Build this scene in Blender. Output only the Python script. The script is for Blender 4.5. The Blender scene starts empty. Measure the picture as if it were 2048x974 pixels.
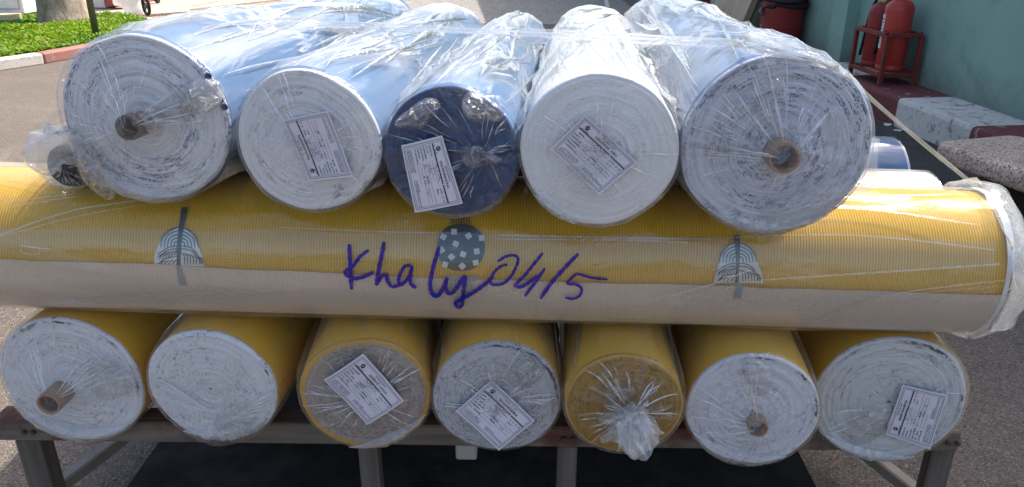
import bpy, math, random
import numpy as np
from math import radians, sin, cos, pi

random.seed(7)
RNG = np.random.default_rng(11)
scene = bpy.context.scene
COL = scene.collection

# ------------------------------------------------------------------ camera
CAM_H, PITCH, F_PX, W_PX, H_PX = 1.45, radians(22.5), 1538.0, 2048.0, 974.0
cam_d = bpy.data.cameras.new('camera')
cam = bpy.data.objects.new('camera', cam_d)
COL.objects.link(cam)
cam.location = (0, 0, CAM_H)
cam.rotation_euler = (radians(90) - PITCH, 0, 0)
cam_d.sensor_fit = 'HORIZONTAL'
cam_d.sensor_width = 36.0
cam_d.lens = 36.0 * F_PX / W_PX
cam_d.clip_start, cam_d.clip_end = 0.05, 500
scene.camera = cam

# ------------------------------------------------------------------ light
SUN_EL, SUN_AZ = radians(52), radians(50)      # azimuth from +Y towards +X
world = bpy.data.worlds.new('World')
scene.world = world
world.use_nodes = True
wn = world.node_tree
bg = wn.nodes['Background']
sky = wn.nodes.new('ShaderNodeTexSky')
sky.sky_type = 'NISHITA'
sky.sun_disc = False
sky.sun_elevation = SUN_EL
sky.sun_rotation = SUN_AZ
sky.air_density, sky.dust_density, sky.ozone_density = 1.0, 4.5, 1.5
wn.links.new(sky.outputs[0], bg.inputs[0])
bg.inputs[1].default_value = 0.15
sun_d = bpy.data.lights.new('sun', 'SUN')
sun_d.energy, sun_d.angle, sun_d.color = 3.3, radians(0.5), (1.0, 0.95, 0.87)
sun = bpy.data.objects.new('sun', sun_d)
COL.objects.link(sun)
sun.rotation_euler = (radians(90) - SUN_EL, 0, -SUN_AZ + pi)
from mathutils import Vector
_sd = Vector((sin(SUN_AZ) * cos(SUN_EL), cos(SUN_AZ) * cos(SUN_EL), sin(SUN_EL)))
sun.rotation_euler = _sd.to_track_quat('Z', 'Y').to_euler()
scene.view_settings.view_transform = 'Standard'
scene.view_settings.look = 'None'
scene.view_settings.exposure = 0.98
scene.cycles.use_denoising = True
scene.cycles.transparent_max_bounces = 24
scene.cycles.max_bounces = 8
scene.cycles.caustics_reflective = False
scene.cycles.caustics_refractive = False

# ------------------------------------------------------------------ measuring helpers
def ray(px, py):
    u, v = (px - W_PX / 2) / F_PX, (H_PX / 2 - py) / F_PX
    return np.array([u, cos(PITCH) + sin(PITCH) * v, -sin(PITCH) + cos(PITCH) * v])
CAM = np.array([0, 0, CAM_H])
def at(px, py, D):                     # point at depth y = D
    r = ray(px, py); return CAM + r * (D / r[1])
def onz(px, py, z=0.0):                # point on the level z
    r = ray(px, py); return CAM + r * ((z - CAM_H) / r[2])
def on_cyl(px, py, p0, ax, R):         # first hit of a cylinder
    d = ray(px, py)
    o = CAM - p0
    dp, op = d - ax * d.dot(ax), o - ax * o.dot(ax)
    A, B, Cc = dp.dot(dp), 2 * dp.dot(op), op.dot(op) - R * R
    disc = B * B - 4 * A * Cc
    if disc < 0: t = -B / (2 * A)
    else: t = (-B - math.sqrt(disc)) / (2 * A)
    return CAM + d * t

# ------------------------------------------------------------------ noise
def _table(seed, n=64):
    return np.random.default_rng(seed).random((n, n))
def vnoise(u, v, seed, pu=64):
    T = _table(seed)
    u, v = np.broadcast_arrays(np.asarray(u, float), np.asarray(v, float))
    iu, iv = np.floor(u).astype(int), np.floor(v).astype(int)
    fu, fv = u - iu, v - iv
    fu, fv = fu * fu * (3 - 2 * fu), fv * fv * (3 - 2 * fv)
    a, b = iu % pu % 64, (iu + 1) % pu % 64
    c, d = iv % 64, (iv + 1) % 64
    return (T[a, c] * (1 - fu) + T[b, c] * fu) * (1 - fv) + (T[a, d] * (1 - fu) + T[b, d] * fu) * fv
def ridge(u, v, seed, pu=64, p=2.0):
    return (1 - np.abs(2 * vnoise(u, v, seed, pu) - 1)) ** p

# ------------------------------------------------------------------ mesh helpers
def mesh_obj(name, verts, faces, mat=None, parent=None, smooth=True, attrs=None, loc=None):
    me = bpy.data.meshes.new(name)
    V = np.asarray(verts, float)
    if loc is not None: V = V - np.asarray(loc)
    me.from_pydata(V.tolist(), [], [tuple(f) for f in faces])
    if attrs:
        for k, a in attrs.items():
            at_ = me.attributes.new(k, 'FLOAT_VECTOR', 'POINT')
            at_.data.foreach_set('vector', np.asarray(a, np.float32).ravel())
    if smooth: me.polygons.foreach_set('use_smooth', [True] * len(me.polygons))
    me.update()
    o = bpy.data.objects.new(name, me)
    COL.objects.link(o)
    if mat: me.materials.append(mat)
    if parent is not None: o.parent = parent
    return o
def tag(o, label=None, cat=None, group=None, kind=None):
    if label: o['label'] = label
    if cat: o['category'] = cat
    if group: o['group'] = group
    if kind: o['kind'] = kind
    return o
def empty(name, loc, label=None, cat=None, group=None):
    o = bpy.data.objects.new(name, None)
    COL.objects.link(o)
    o.location = loc
    o.empty_display_size = 0.1
    return tag(o, label, cat, group)

def grid_faces(nu, nv, wrap=False):
    f = []
    for i in range(nu - 1):
        for j in range(nv if wrap else nv - 1):
            j2 = (j + 1) % nv
            f.append((i * nv + j, i * nv + j2, (i + 1) * nv + j2, (i + 1) * nv + j))
    return f
class MB:
    """collects shapes into one mesh"""
    def __init__(s): s.v, s.f = [], []
    def add(s, v, f):
        n = len(s.v); s.v += [tuple(x) for x in v]; s.f += [tuple(i + n for i in q) for q in f]
        return s
    def box(s, c, size, X=(1, 0, 0), Y=(0, 1, 0), Z=(0, 0, 1), bev=0.0):
        c, X, Y, Z = map(lambda a: np.asarray(a, float), (c, X, Y, Z))
        h = np.asarray(size, float) / 2
        if bev <= 0:
            P = [c + X * h[0] * a + Y * h[1] * b + Z * h[2] * d for a in (-1, 1) for b in (-1, 1) for d in (-1, 1)]
            return s.add(P, [(0, 1, 3, 2), (4, 6, 7, 5), (0, 4, 5, 1), (2, 3, 7, 6), (0, 2, 6, 4), (1, 5, 7, 3)])
        b = min(bev, h.min() * 0.9)
        P, idx = [], {}
        for a in (-1, 1):
            for bb in (-1, 1):
                for d in (-1, 1):
                    sg = np.array([a, bb, d])
                    for k in range(3):
                        q = h - b; q = q.copy(); q[k] = h[k]
                        w = sg * q
                        idx[(a, bb, d, k)] = len(P)
                        P.append(c + X * w[0] + Y * w[1] + Z * w[2])
        F = []
        S = (-1, 1)
        for k in range(3):
            i, j = [m for m in range(3) if m != k]
            for sk in S:
                q = []
                for si, sj in ((-1, -1), (1, -1), (1, 1), (-1, 1)):
                    g = [0, 0, 0]; g[k], g[i], g[j] = sk, si, sj
                    q.append(idx[(*g, k)])
                F.append(q)
        for k in range(3):                         # edges along axis k
            i, j = [m for m in range(3) if m != k]
            for si in S:
                for sj in S:
                    q = []
                    for sk, kk in ((-1, i), (1, i), (1, j), (-1, j)):
                        g = [0, 0, 0]; g[k], g[i], g[j] = sk, si, sj
                        q.append(idx[(*g, kk)])
                    F.append(q)
        for a in S:
            for bb in S:
                for d in S: F.append([idx[(a, bb, d, k)] for k in range(3)])
        return s.add(P, F)
    def tube(s, pts, rad, n=10, caps=True):
        pts = [np.asarray(p, float) for p in pts]
        m = len(pts)
        rad = [rad] * m if np.isscalar(rad) else rad
        V = []
        ref = np.array([0, 0, 1.0])
        prev = None
        for i in range(m):
            t = pts[min(i + 1, m - 1)] - pts[max(i - 1, 0)]
            t /= np.linalg.norm(t) + 1e-12
            if prev is None:
                a = np.cross(t, ref if abs(t[2]) < 0.9 else np.array([1.0, 0, 0]))
            else: a = prev - t * prev.dot(t)
            a /= np.linalg.norm(a) + 1e-12
            prev = a
            b = np.cross(t, a)
            for k in range(n):
                th = 2 * pi * k / n
                V.append(pts[i] + rad[i] * (a * cos(th) + b * sin(th)))
        F = grid_faces(m, n, True)
        if caps: F += [tuple(range(n))[::-1], tuple((m - 1) * n + k for k in range(n))]
        return s.add(V, F)
    def lathe(s, prof, c, ax=(0, 0, 1), n=32):
        c, ax = np.asarray(c, float), np.asarray(ax, float)
        a = np.cross(ax, (1, 0, 0) if abs(ax[0]) < 0.9 else (0, 1, 0)); a /= np.linalg.norm(a)
        b = np.cross(ax, a)
        V = [c + ax * z + r * (a * cos(2 * pi * k / n) + b * sin(2 * pi * k / n)) for r, z in prof for k in range(n)]
        return s.add(V, grid_faces(len(prof), n, True))
    def build(s, name, mat, parent=None, smooth=False, loc=None):
        if loc is None and parent is not None: loc = wloc(parent)
        o = mesh_obj(name, s.v, s.f, mat, parent, smooth, loc=loc)
        fix_normals(o)
        return o
def wloc(o):
    p = np.array(o.location)
    while o.parent is not None:
        o = o.parent; p = p + np.array(o.location)
    return p
import bmesh
def fix_normals(o):
    bm = bmesh.new(); bm.from_mesh(o.data)
    bmesh.ops.recalc_face_normals(bm, faces=bm.faces)
    bm.to_mesh(o.data); bm.free()
def smooth_by_angle(o, ang=35):
    me = o.data
    bm = bmesh.new(); bm.from_mesh(me)
    for f in bm.faces: f.smooth = True
    for e in bm.edges:
        if len(e.link_faces) == 2 and e.calc_face_angle(0) > radians(ang): e.smooth = False
    bm.to_mesh(me); bm.free()
    return o

# ------------------------------------------------------------------ materials
class NT:
    def __init__(s, name):
        s.m = bpy.data.materials.new(name); s.m.use_nodes = True
        s.t = s.m.node_tree; s.t.nodes.clear()
        s.out = s.n('ShaderNodeOutputMaterial')
    def n(s, t, **kw):
        x = s.t.nodes.new(t)
        for k, v in kw.items(): setattr(x, k, v)
        return x
    def l(s, a, b): s.t.links.new(a, b)
    def inp(s, node, i, v):
        if isinstance(v, bpy.types.NodeSocket): s.l(v, node.inputs[i])
        else: node.inputs[i].default_value = v
    def math(s, op, a, b=0.0, c=None, clamp=False):
        x = s.n('ShaderNodeMath', operation=op, use_clamp=clamp)
        s.inp(x, 0, a); s.inp(x, 1, b)
        if c is not None: s.inp(x, 2, c)
        return x.outputs[0]
    def mix(s, f, a, b):
        x = s.n('ShaderNodeMix', data_type='RGBA')
        s.inp(x, 0, f); s.inp(x, 6, a if not isinstance(a, tuple) else (*a, 1)[:4]); s.inp(x, 7, b if not isinstance(b, tuple) else (*b, 1)[:4])
        return x.outputs[2]
    def noise(s, vec, scale=5, detail=4, rough=0.55, dist=0.0):
        x = s.n('ShaderNodeTexNoise')
        if vec is not None: s.l(vec, x.inputs['Vector'])
        x.inputs['Scale'].default_value = scale; x.inputs['Detail'].default_value = detail
        x.inputs['Roughness'].default_value = rough; x.inputs['Distortion'].default_value = dist
        return x.outputs['Fac']
    def ramp(s, f, lo, hi, a=0.0, b=1.0):
        x = s.n('ShaderNodeMapRange'); x.clamp = True
        s.inp(x, 0, f); x.inputs[1].default_value = lo; x.inputs[2].default_value = hi
        x.inputs[3].default_value = a; x.inputs[4].default_value = b
        return x.outputs[0]
    def obj(s): return s.n('ShaderNodeTexCoord').outputs['Object']
    def attr(s, name): return s.n('ShaderNodeAttribute', attribute_name=name).outputs['Vector']
    def vmul(s, v, k):
        x = s.n('ShaderNodeVectorMath', operation='MULTIPLY'); s.l(v, x.inputs[0]); x.inputs[1].default_value = k
        return x.outputs[0]
    def bump(s, h, strength=0.3, dist=0.01):
        x = s.n('ShaderNodeBump'); s.inp(x, 'Strength', strength); x.inputs['Distance'].default_value = dist
        s.l(h, x.inputs['Height']); return x.outputs[0]
    def bsdf(s, col, rough=0.8, normal=None, spec=0.3, metal=0.0, **kw):
        x = s.n('ShaderNodeBsdfPrincipled')
        s.inp(x, 'Base Color', col if not isinstance(col, tuple) else (*col, 1)[:4]); s.inp(x, 'Roughness', rough)
        x.inputs['Specular IOR Level'].default_value = spec; s.inp(x, 'Metallic', metal)
        for k, v in kw.items(): s.inp(x, k, v)
        if normal is not None: s.l(normal, x.inputs['Normal'])
        return x.outputs[0]
    def done(s, sh):
        s.l(sh, s.out.inputs[0]); return s.m

def simple(name, col, rough=0.7, var=0.25, scale=8.0, bump=0.15, spec=0.3, dirt=None, dscale=4.0, dlo=0.5, dhi=0.7, metal=0.0, stretch=(1, 1, 1), bdist=0.004):
    t = NT(name)
    o = t.vmul(t.obj(), stretch)
    n1 = t.noise(o, scale, 5)
    n2 = t.noise(o, scale * 9, 3)
    dark = tuple(c * (1 - var) for c in col); lite = tuple(min(1, c * (1 + var)) for c in col)
    c = t.mix(t.ramp(n1, 0.3, 0.7), dark, lite)
    if dirt:
        d = t.noise(t.obj(), dscale, 7, 0.65)
        c = t.mix(t.ramp(d, dlo, dhi), c, dirt)
    h = t.math('ADD', n1, t.math('MULTIPLY', n2, 0.6))
    return t.done(t.bsdf(c, rough, t.bump(h, bump, bdist), spec, metal))

def film_mat(name, haze=0.10, edge=0.45, rough=0.10, scale=26, bump=0.35, tint=(0.97, 0.975, 0.97), stretch=(1, 1, 1), spec=1.0, hvar=0.1, diff=(0.86, 0.87, 0.88), crease=0.0, cw=0.03, hlo=0.45, hhi=0.75):
    """thin clear polythene: transparent, glossy, milky where it is seen edge-on or crumpled"""
    t = NT(name)
    o = t.vmul(t.obj(), stretch)
    n1 = t.noise(o, scale, 4, 0.6, 1.2)
    n2 = t.noise(o, scale * 0.35, 2, 0.5, 0.6)
    r1 = t.math('ABSOLUTE', t.math('SUBTRACT', n1, 0.5))
    h = t.math('ADD', t.math('MULTIPLY', r1, 1.6), n2)
    nrm = t.bump(h, bump, 0.012)
    lw = t.n('ShaderNodeLayerWeight'); lw.inputs[0].default_value = 0.5; t.l(nrm, lw.inputs['Normal'])
    fac = lw.outputs['Facing']
    f5 = t.math('POWER', fac, 5.0)
    f2 = t.math('POWER', fac, 2.2)
    hz = t.math('ADD', haze, t.math('MULTIPLY', f2, edge))
    hz = t.math('ADD', hz, t.math('MULTIPLY', t.ramp(n2, hlo, hhi), hvar), clamp=True)
    if crease:
        brk = t.ramp(t.noise(t.obj(), scale * 0.5, 2), 0.42, 0.62)
        hz = t.math('ADD', hz, t.math('MULTIPLY', t.math('MULTIPLY', t.ramp(r1, cw, cw * 0.2), brk), crease), clamp=True)
    tr = t.n('ShaderNodeBsdfTransparent'); tr.inputs[0].default_value = (*tint, 1)
    df = t.n('ShaderNodeBsdfDiffuse'); df.inputs[0].default_value = (*diff, 1); t.l(nrm, df.inputs['Normal'])
    tl = t.n('ShaderNodeBsdfTranslucent'); tl.inputs[0].default_value = (*diff, 1); t.l(nrm, tl.inputs['Normal'])
    m0 = t.n('ShaderNodeMixShader'); m0.inputs[0].default_value = 0.5; t.l(df.outputs[0], m0.inputs[1]); t.l(tl.outputs[0], m0.inputs[2])
    m1 = t.n('ShaderNodeMixShader'); t.l(hz, m1.inputs[0]); t.l(tr.outputs[0], m1.inputs[1]); t.l(m0.outputs[0], m1.inputs[2])
    gl = t.n('ShaderNodeBsdfGlossy'); gl.inputs[0].default_value = (1, 1, 1, 1); gl.inputs['Roughness'].default_value = rough; t.l(nrm, gl.inputs['Normal'])
    gf = t.math('MULTIPLY', t.math('ADD', 0.06, t.math('MULTIPLY', f5, 0.6)), spec, clamp=True)
    m2 = t.n('ShaderNodeMixShader'); t.l(gf, m2.inputs[0]); t.l(m1.outputs[0], m2.inputs[1]); t.l(gl.outputs[0], m2.inputs[2])
    return t.done(m2.outputs[0])

M = {}
M['film_face'] = film_mat('clear film over roll end', haze=0.0, edge=0.22, rough=0.14, scale=20, bump=0.5, hvar=0.02, spec=0.9, crease=0.25, cw=0.02)
M['film_top'] = film_mat('clear film over roll side', haze=0.02, edge=0.15, rough=0.20, scale=6, bump=0.8, stretch=(1, 0.22, 1), spec=1.1, hvar=0.6, crease=0.65, cw=0.03, hlo=0.50, hhi=0.54)
M['film_side'] = film_mat('clear film over yellow roll', haze=0.01, edge=0.20, rough=0.14, scale=16, bump=0.4, stretch=(1, 0.35, 1), spec=1.0, hvar=0.05, crease=0.25, cw=0.02)
M['film_mid'] = film_mat('clear film round long roll', haze=0.012, edge=0.30, rough=0.16, scale=10, bump=0.20, stretch=(0.25, 1, 1), spec=1.0, hvar=0.09, crease=0.12, cw=0.015)
M['film_fold'] = film_mat('folded film', haze=0.40, edge=0.4, rough=0.18, scale=40, bump=0.3, spec=5.0, hvar=0.25)
M['film_fold_soft'] = film_mat('soft film crease', haze=0.16, edge=0.25, rough=0.18, scale=40, bump=0.2, spec=3.0, hvar=0.15)
M['film_crumple'] = film_mat('crumpled clear film', haze=0.03, edge=0.40, rough=0.15, scale=26, bump=0.9, spec=3.0, hvar=0.40, crease=0.5, cw=0.03, hlo=0.5, hhi=0.62)
M['film_crumple_soft'] = film_mat('lightly crumpled clear film', haze=0.0, edge=0.22, rough=0.15, scale=26, bump=0.7, spec=1.6, hvar=0.10, crease=0.4, cw=0.02, hlo=0.5, hhi=0.62)
M['film_veil'] = film_mat('milky loose film', haze=0.16, edge=0.45, rough=0.16, scale=18, bump=0.4, spec=1.6, hvar=0.18, crease=0.3, cw=0.025)
M['film_bag'] = film_mat('bunched film', haze=0.16, edge=0.6, rough=0.16, scale=22, bump=0.35, spec=1.6, hvar=0.25)
M['film_strap'] = film_mat('stretched film strap', haze=0.14, edge=0.25, rough=0.15, scale=30, bump=0.2, spec=1.5, hvar=0.15)
M['film_strap_warm'] = film_mat('yellowed film strap', haze=0.38, edge=0.3, rough=0.2, scale=30, bump=0.2, spec=1.2, hvar=0.2, diff=(0.75, 0.72, 0.55))

def fabric(name, col, col2=None, axis='axial', rib=0.0, rough=0.9, ribcol=0.8):
    """cloth wound on a roll: attribute cyl = (metres along the axis, angle*R, 0)"""
    t = NT(name)
    c3 = t.attr('cyl')
    sp = t.n('ShaderNodeSeparateXYZ'); t.l(c3, sp.inputs[0])
    n1 = t.noise(c3, 6, 4)
    n2 = t.noise(c3, 260, 2)
    base = t.mix(t.ramp(n1, 0.3, 0.7), tuple(c * 0.92 for c in col), tuple(min(1, c * 1.06) for c in col))
    h = t.math('MULTIPLY', n2, 0.5)
    if rib > 0:
        w = t.math('SINE', t.math('ADD', t.math('MULTIPLY', sp.outputs[0], 2 * pi / rib), t.math('MULTIPLY', n1, 5.0)))
        w = t.ramp(w, -0.9, 0.9)
        base = t.mix(w, tuple(c * ribcol for c in col), base)
        h = t.math('ADD', h, t.math('MULTIPLY', w, 1.0))
    fuzz = t.math('MULTIPLY', t.n('ShaderNodeLayerWeight').outputs['Facing'], 0.0)
    return t.done(t.bsdf(base, rough, t.bump(h, 0.5, 0.0012), 0.15, **{'Sheen Weight': 0.15}))
M['yellow'] = fabric('mustard yellow ribbed cloth', (0.74, 0.42, 0.022), rib=0.0052, ribcol=0.74)
M['yellow_plain'] = fabric('mustard yellow cloth', (0.90, 0.51, 0.025), rib=0.004, ribcol=0.9)
M['blue'] = fabric('pale blue cloth', (0.062, 0.145, 0.30), rib=0.0)
M['white_cloth'] = fabric('white cloth', (0.74, 0.75, 0.77), rib=0.0)
M['ivory'] = fabric('ivory cloth', (0.72, 0.66, 0.58), rib=0.008, ribcol=0.93)
M['navy_cloth'] = fabric('navy cloth', (0.03, 0.06, 0.14))
M['beige'] = fabric('beige cloth back', (0.70, 0.57, 0.455), rib=0.0052, ribcol=0.90)
M['dark_cloth'] = fabric('dark green grey cloth', (0.035, 0.045, 0.04), rib=0.004)

def face_mat(name, base, mark, amt=0.35, kr=34, ka=5, rim=None, rim0=0.93, soft=0.10, second=None, seed=0.0, ringdark=0.85, edgemark=0.0, inner=None):
    """wound cloth edge; attribute polar = (cos, sin, r/R)"""
    t = NT(name)
    p = t.attr('polar')
    sp = t.n('ShaderNodeSeparateXYZ'); t.l(p, sp.inputs[0])
    off = t.n('ShaderNodeVectorMath', operation='ADD'); t.l(p, off.inputs[0]); off.inputs[1].default_value = (seed, seed * 1.7, seed * 0.3)
    q = off.outputs[0]
    ring = t.noise(t.vmul(q, (0.30, 0.30, kr * 1.9)), 1.0, 4, 0.7)
    dash = t.noise(t.vmul(q, (ka, ka, kr)), 1.0, 3, 0.7)
    zone = t.noise(t.vmul(q, (1.1, 1.1, kr * 0.22)), 1.0, 2, 0.5)
    fine = t.noise(t.vmul(q, (ka * 7, ka * 7, kr * 2.4)), 1.0, 2, 0.6)
    c = t.mix(t.ramp(ring, 0.38, 0.60), tuple(x * ringdark for x in base), base)
    if second: c = t.mix(t.ramp(fine, 0.42, 0.62), c, second)
    m = t.math('MULTIPLY', t.ramp(dash, 0.62 - amt * 0.3, 0.62 - amt * 0.3 + soft), t.ramp(zone, 0.36, 0.60))
    m = t.math('MULTIPLY', m, t.ramp(fine, 0.40, 0.56, 0.08, 1.0))
    if inner: m = t.math('MULTIPLY', m, t.ramp(sp.outputs[2], inner, inner + 0.12))
    c = t.mix(m, c, mark)
    if edgemark > 0:
        e = t.math('MULTIPLY', t.ramp(sp.outputs[2], 0.90, 0.935), t.ramp(sp.outputs[2], 0.975, 0.955))
        spk = t.ramp(t.noise(t.vmul(q, (9, 9, 26)), 1.0, 3, 0.7), 0.60 - 0.16 * edgemark, 0.66 - 0.16 * edgemark)
        dirn = t.math('MULTIPLY', t.ramp(t.noise(t.vmul(q, (2.2, 2.2, 0.5)), 1.0, 2), 0.42, 0.58), t.ramp(t.math('ADD', sp.outputs[1], t.math('MULTIPLY', sp.outputs[0], 0.5)), 0.1, 0.5))
        c = t.mix(t.math('MULTIPLY', t.math('MULTIPLY', e, spk), dirn), c, tuple(x * 0.35 for x in mark))
    if rim: c = t.mix(t.ramp(sp.outputs[2], rim0 - 0.01, rim0 + 0.02), c, rim)
    h = t.math('ADD', ring, t.math('MULTIPLY', fine, 0.8))
    return t.done(t.bsdf(c, 0.92, t.bump(h, 0.55, 0.004), 0.12, **{'Sheen Weight': 0.2}))

# ------------------------------------------------------------------ ground & setting
def paved(name, col, col2, gscale=160, crack=0.0, patch=0.35, bump=0.6):
    t = NT(name)
    o = t.obj()
    big = t.noise(o, 0.5, 5, 0.6)
    mid = t.noise(o, 7, 4, 0.65)
    v = t.n('ShaderNodeTexVoronoi'); v.inputs['Scale'].default_value = gscale; t.l(o, v.inputs['Vector'])
    sp = t.n('ShaderNodeSeparateColor'); t.l(v.outputs['Color'], sp.inputs[0])
    c = t.mix(t.ramp(big, 0.35, 0.65), col, col2)
    c = t.mix(t.math('MULTIPLY', t.ramp(mid, 0.35, 0.7), patch), c, tuple(x * 0.5 for x in col))
    grain = t.ramp(sp.outputs[0], 0.0, 1.0)
    c = t.mix(t.math('MULTIPLY', t.ramp(grain, 0.72, 0.95), 0.35), c, tuple(min(1, x * 2.6) for x in col2))
    c = t.mix(t.math('MULTIPLY', t.ramp(grain, 0.25, 0.05), 0.6), c, tuple(x * 0.35 for x in col))
    h = t.math('ADD', t.math('MULTIPLY', v.outputs['Distance'], -1.2), t.math('MULTIPLY', mid, 0.5))
    return t.done(t.bsdf(c, 0.9, t.bump(h, bump, 0.008), 0.25))
M['asphalt'] = paved('worn asphalt', (0.155, 0.128, 0.106), (0.215, 0.178, 0.150), gscale=230, patch=0.3)
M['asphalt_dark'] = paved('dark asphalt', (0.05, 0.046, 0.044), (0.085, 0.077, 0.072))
M['pave'] = paved('pale concrete paving', (0.40, 0.33, 0.28), (0.46, 0.38, 0.33), gscale=60, patch=0.15, bump=0.15)
M['gutter'] = paved('sandy gutter', (0.34, 0.25, 0.18), (0.40, 0.31, 0.23), gscale=60, patch=0.3, bump=0.2)
M['road_far'] = paved('pale asphalt', (0.26, 0.24, 0.22), (0.30, 0.275, 0.25), gscale=40, patch=0.2, bump=0.2)

def slab(name, poly, z0, z1, mat, kind='structure', parent=None):
    n = len(poly)
    V = [(x, y, z0) for x, y in poly] + [(x, y, z1) for x, y in poly]
    F = [tuple(range(n, 2 * n))] + [(i, (i + 1) % n, n + (i + 1) % n, n + i) for i in range(n)]
    o = mesh_obj(name, V, F, mat, parent, smooth=False)
    fix_normals(o)
    if kind: o['kind'] = kind
    return o
g = mesh_obj('ground', [(-150, -60, 0), (150, -60, 0), (150, 200, 0), (-150, 200, 0)], [(0, 1, 2, 3)], M['asphalt'], smooth=False)
g['kind'] = 'structure'

# wall direction on the right
def wall_x(y): return 3.475 - 0.077 * (y - 5.14)
WD = np.array([-0.077, 1.0, 0]); WD /= np.linalg.norm(WD)
WN = np.array([-WD[1], WD[0], 0])                     # out of the wall, towards the yard
def on_wall(y, out=0.0, z=0.0):
    return np.array([wall_x(y), y, z]) + WN * out
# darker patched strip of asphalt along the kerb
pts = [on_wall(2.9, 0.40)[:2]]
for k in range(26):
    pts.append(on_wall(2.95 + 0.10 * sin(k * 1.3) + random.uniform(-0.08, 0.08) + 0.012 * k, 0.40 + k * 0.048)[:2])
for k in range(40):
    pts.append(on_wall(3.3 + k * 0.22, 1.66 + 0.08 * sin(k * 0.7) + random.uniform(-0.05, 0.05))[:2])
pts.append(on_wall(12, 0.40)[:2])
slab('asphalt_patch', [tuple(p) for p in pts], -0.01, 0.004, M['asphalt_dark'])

# building wall
def wall_mat():
    t = NT('sea green wall paint')
    o = t.obj()
    n = t.noise(t.vmul(o, (1, 1, 0.35)), 1.6, 6, 0.6)
    f = t.noise(o, 55, 3, 0.6)
    c = t.mix(t.ramp(n, 0.3, 0.7), (0.235, 0.385, 0.325), (0.285, 0.445, 0.375))
    c = t.mix(t.math('MULTIPLY', t.ramp(t.noise(o, 3.0, 8, 0.7), 0.54, 0.70), 0.5), c, (0.15, 0.235, 0.20))
    sp = t.n('ShaderNodeSeparateXYZ'); t.l(o, sp.inputs[0])
    run = t.noise(t.vmul(o, (5, 5, 0.25)), 1.6, 5, 0.6)
    c = t.mix(t.math('MULTIPLY', t.ramp(run, 0.55, 0.72), 0.30), c, (0.30, 0.42, 0.37))
    splash = t.math('MULTIPLY', t.ramp(t.math('ADD', sp.outputs[2], t.math('MULTIPLY', t.noise(o, 7, 6, 0.7), -0.45)), 0.28, 0.0), 0.7)
    c = t.mix(splash, c, (0.13, 0.15, 0.125))
    return t.done(t.bsdf(c, 0.6, t.bump(t.math('ADD', f, n), 0.4, 0.006), 0.3))
M['wall'] = wall_mat()
wr = empty('building_wall', on_wall(5.14, 0, 0), 'sea green painted building wall rising behind the red and white kerb', 'wall')
MB().box(on_wall(20, -0.15, 2.6), (0.30, 36.0, 5.2), X=WN, Y=WD).build('wall_face', M['wall'], wr)
MB().box(on_wall(7.72, 0.055, 2.62), (0.13, 0.30, 4.86), X=WN, Y=WD, bev=0.006).build('pilaster', M['wall'], wr)

# red/white kerb platform
def painted(name, col, chip=(0.30, 0.28, 0.26), amt=0.60):
    t = NT(name)
    o = t.obj()
    n = t.noise(o, 9, 8, 0.7)
    s = t.noise(o, 26, 6, 0.75)
    b = t.noise(o, 2.0, 3)
    c = t.mix(t.ramp(b, 0.3, 0.7), tuple(x * 0.85 for x in col), tuple(min(1, x * 1.1) for x in col))
    c = t.mix(t.ramp(n, amt, amt + 0.05), c, chip)
    c = t.mix(t.math('MULTIPLY', t.ramp(s, 0.56, 0.66), 0.75), c, tuple(x * 0.45 for x in chip))
    h = t.math('ADD', t.ramp(n, amt + 0.03, amt), t.math('MULTIPLY', s, 0.7))
    return t.done(t.bsdf(c, 0.75, t.bump(h, 0.5, 0.006), 0.25))
M['kerb_red'] = painted('worn dark red kerb paint', (0.19, 0.055, 0.055), amt=0.58)
M['kerb_white'] = painted('worn white kerb paint', (0.64, 0.605, 0.55), amt=0.55)
M['kerb_red_pale'] = painted('faded red kerb paint', (0.36, 0.17, 0.14), chip=(0.40, 0.33, 0.27), amt=0.60)
kp = empty('kerb_platform', on_wall(5.14, 0.22, 0)); kp['kind'] = 'structure'
ys = [3.2, 4.13, 5.03, 5.93, 6.88, 7.8, 8.7, 9.6, 10.5, 11.4, 12.3, 13.2]
for i in range(len(ys) - 1):
    red = i % 2 == 1 if i < 1 else (i % 2 == 1)
    y0, y1 = ys[i], ys[i + 1]
    b = MB()
    n = 10
    # a slightly uneven block
    P, nv = [], 7
    for k in range(n + 1):
        y = y0 + 0.002 + (y1 - y0 - 0.004) * k / n
        wob = 0.006 * sin(k * 2.1 + i) + 0.004 * random.uniform(-1, 1)
        for o_, z_ in ((0.0, 0.0), (0.44 + wob, 0.0), (0.44 + wob, 0.19), (0.432 + wob, 0.213), (0.41, 0.22 + wob * 0.3), (0.2, 0.222), (0.0, 0.222)):
            P.append(on_wall(y, o_, z_))
    b.add(P, grid_faces(n + 1, nv) + [tuple(range(nv)), tuple(n * nv + k for k in range(nv))])
    o = b.build('kerb_block', M['kerb_red'] if red else M['kerb_white'], kp, smooth=False)

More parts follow.
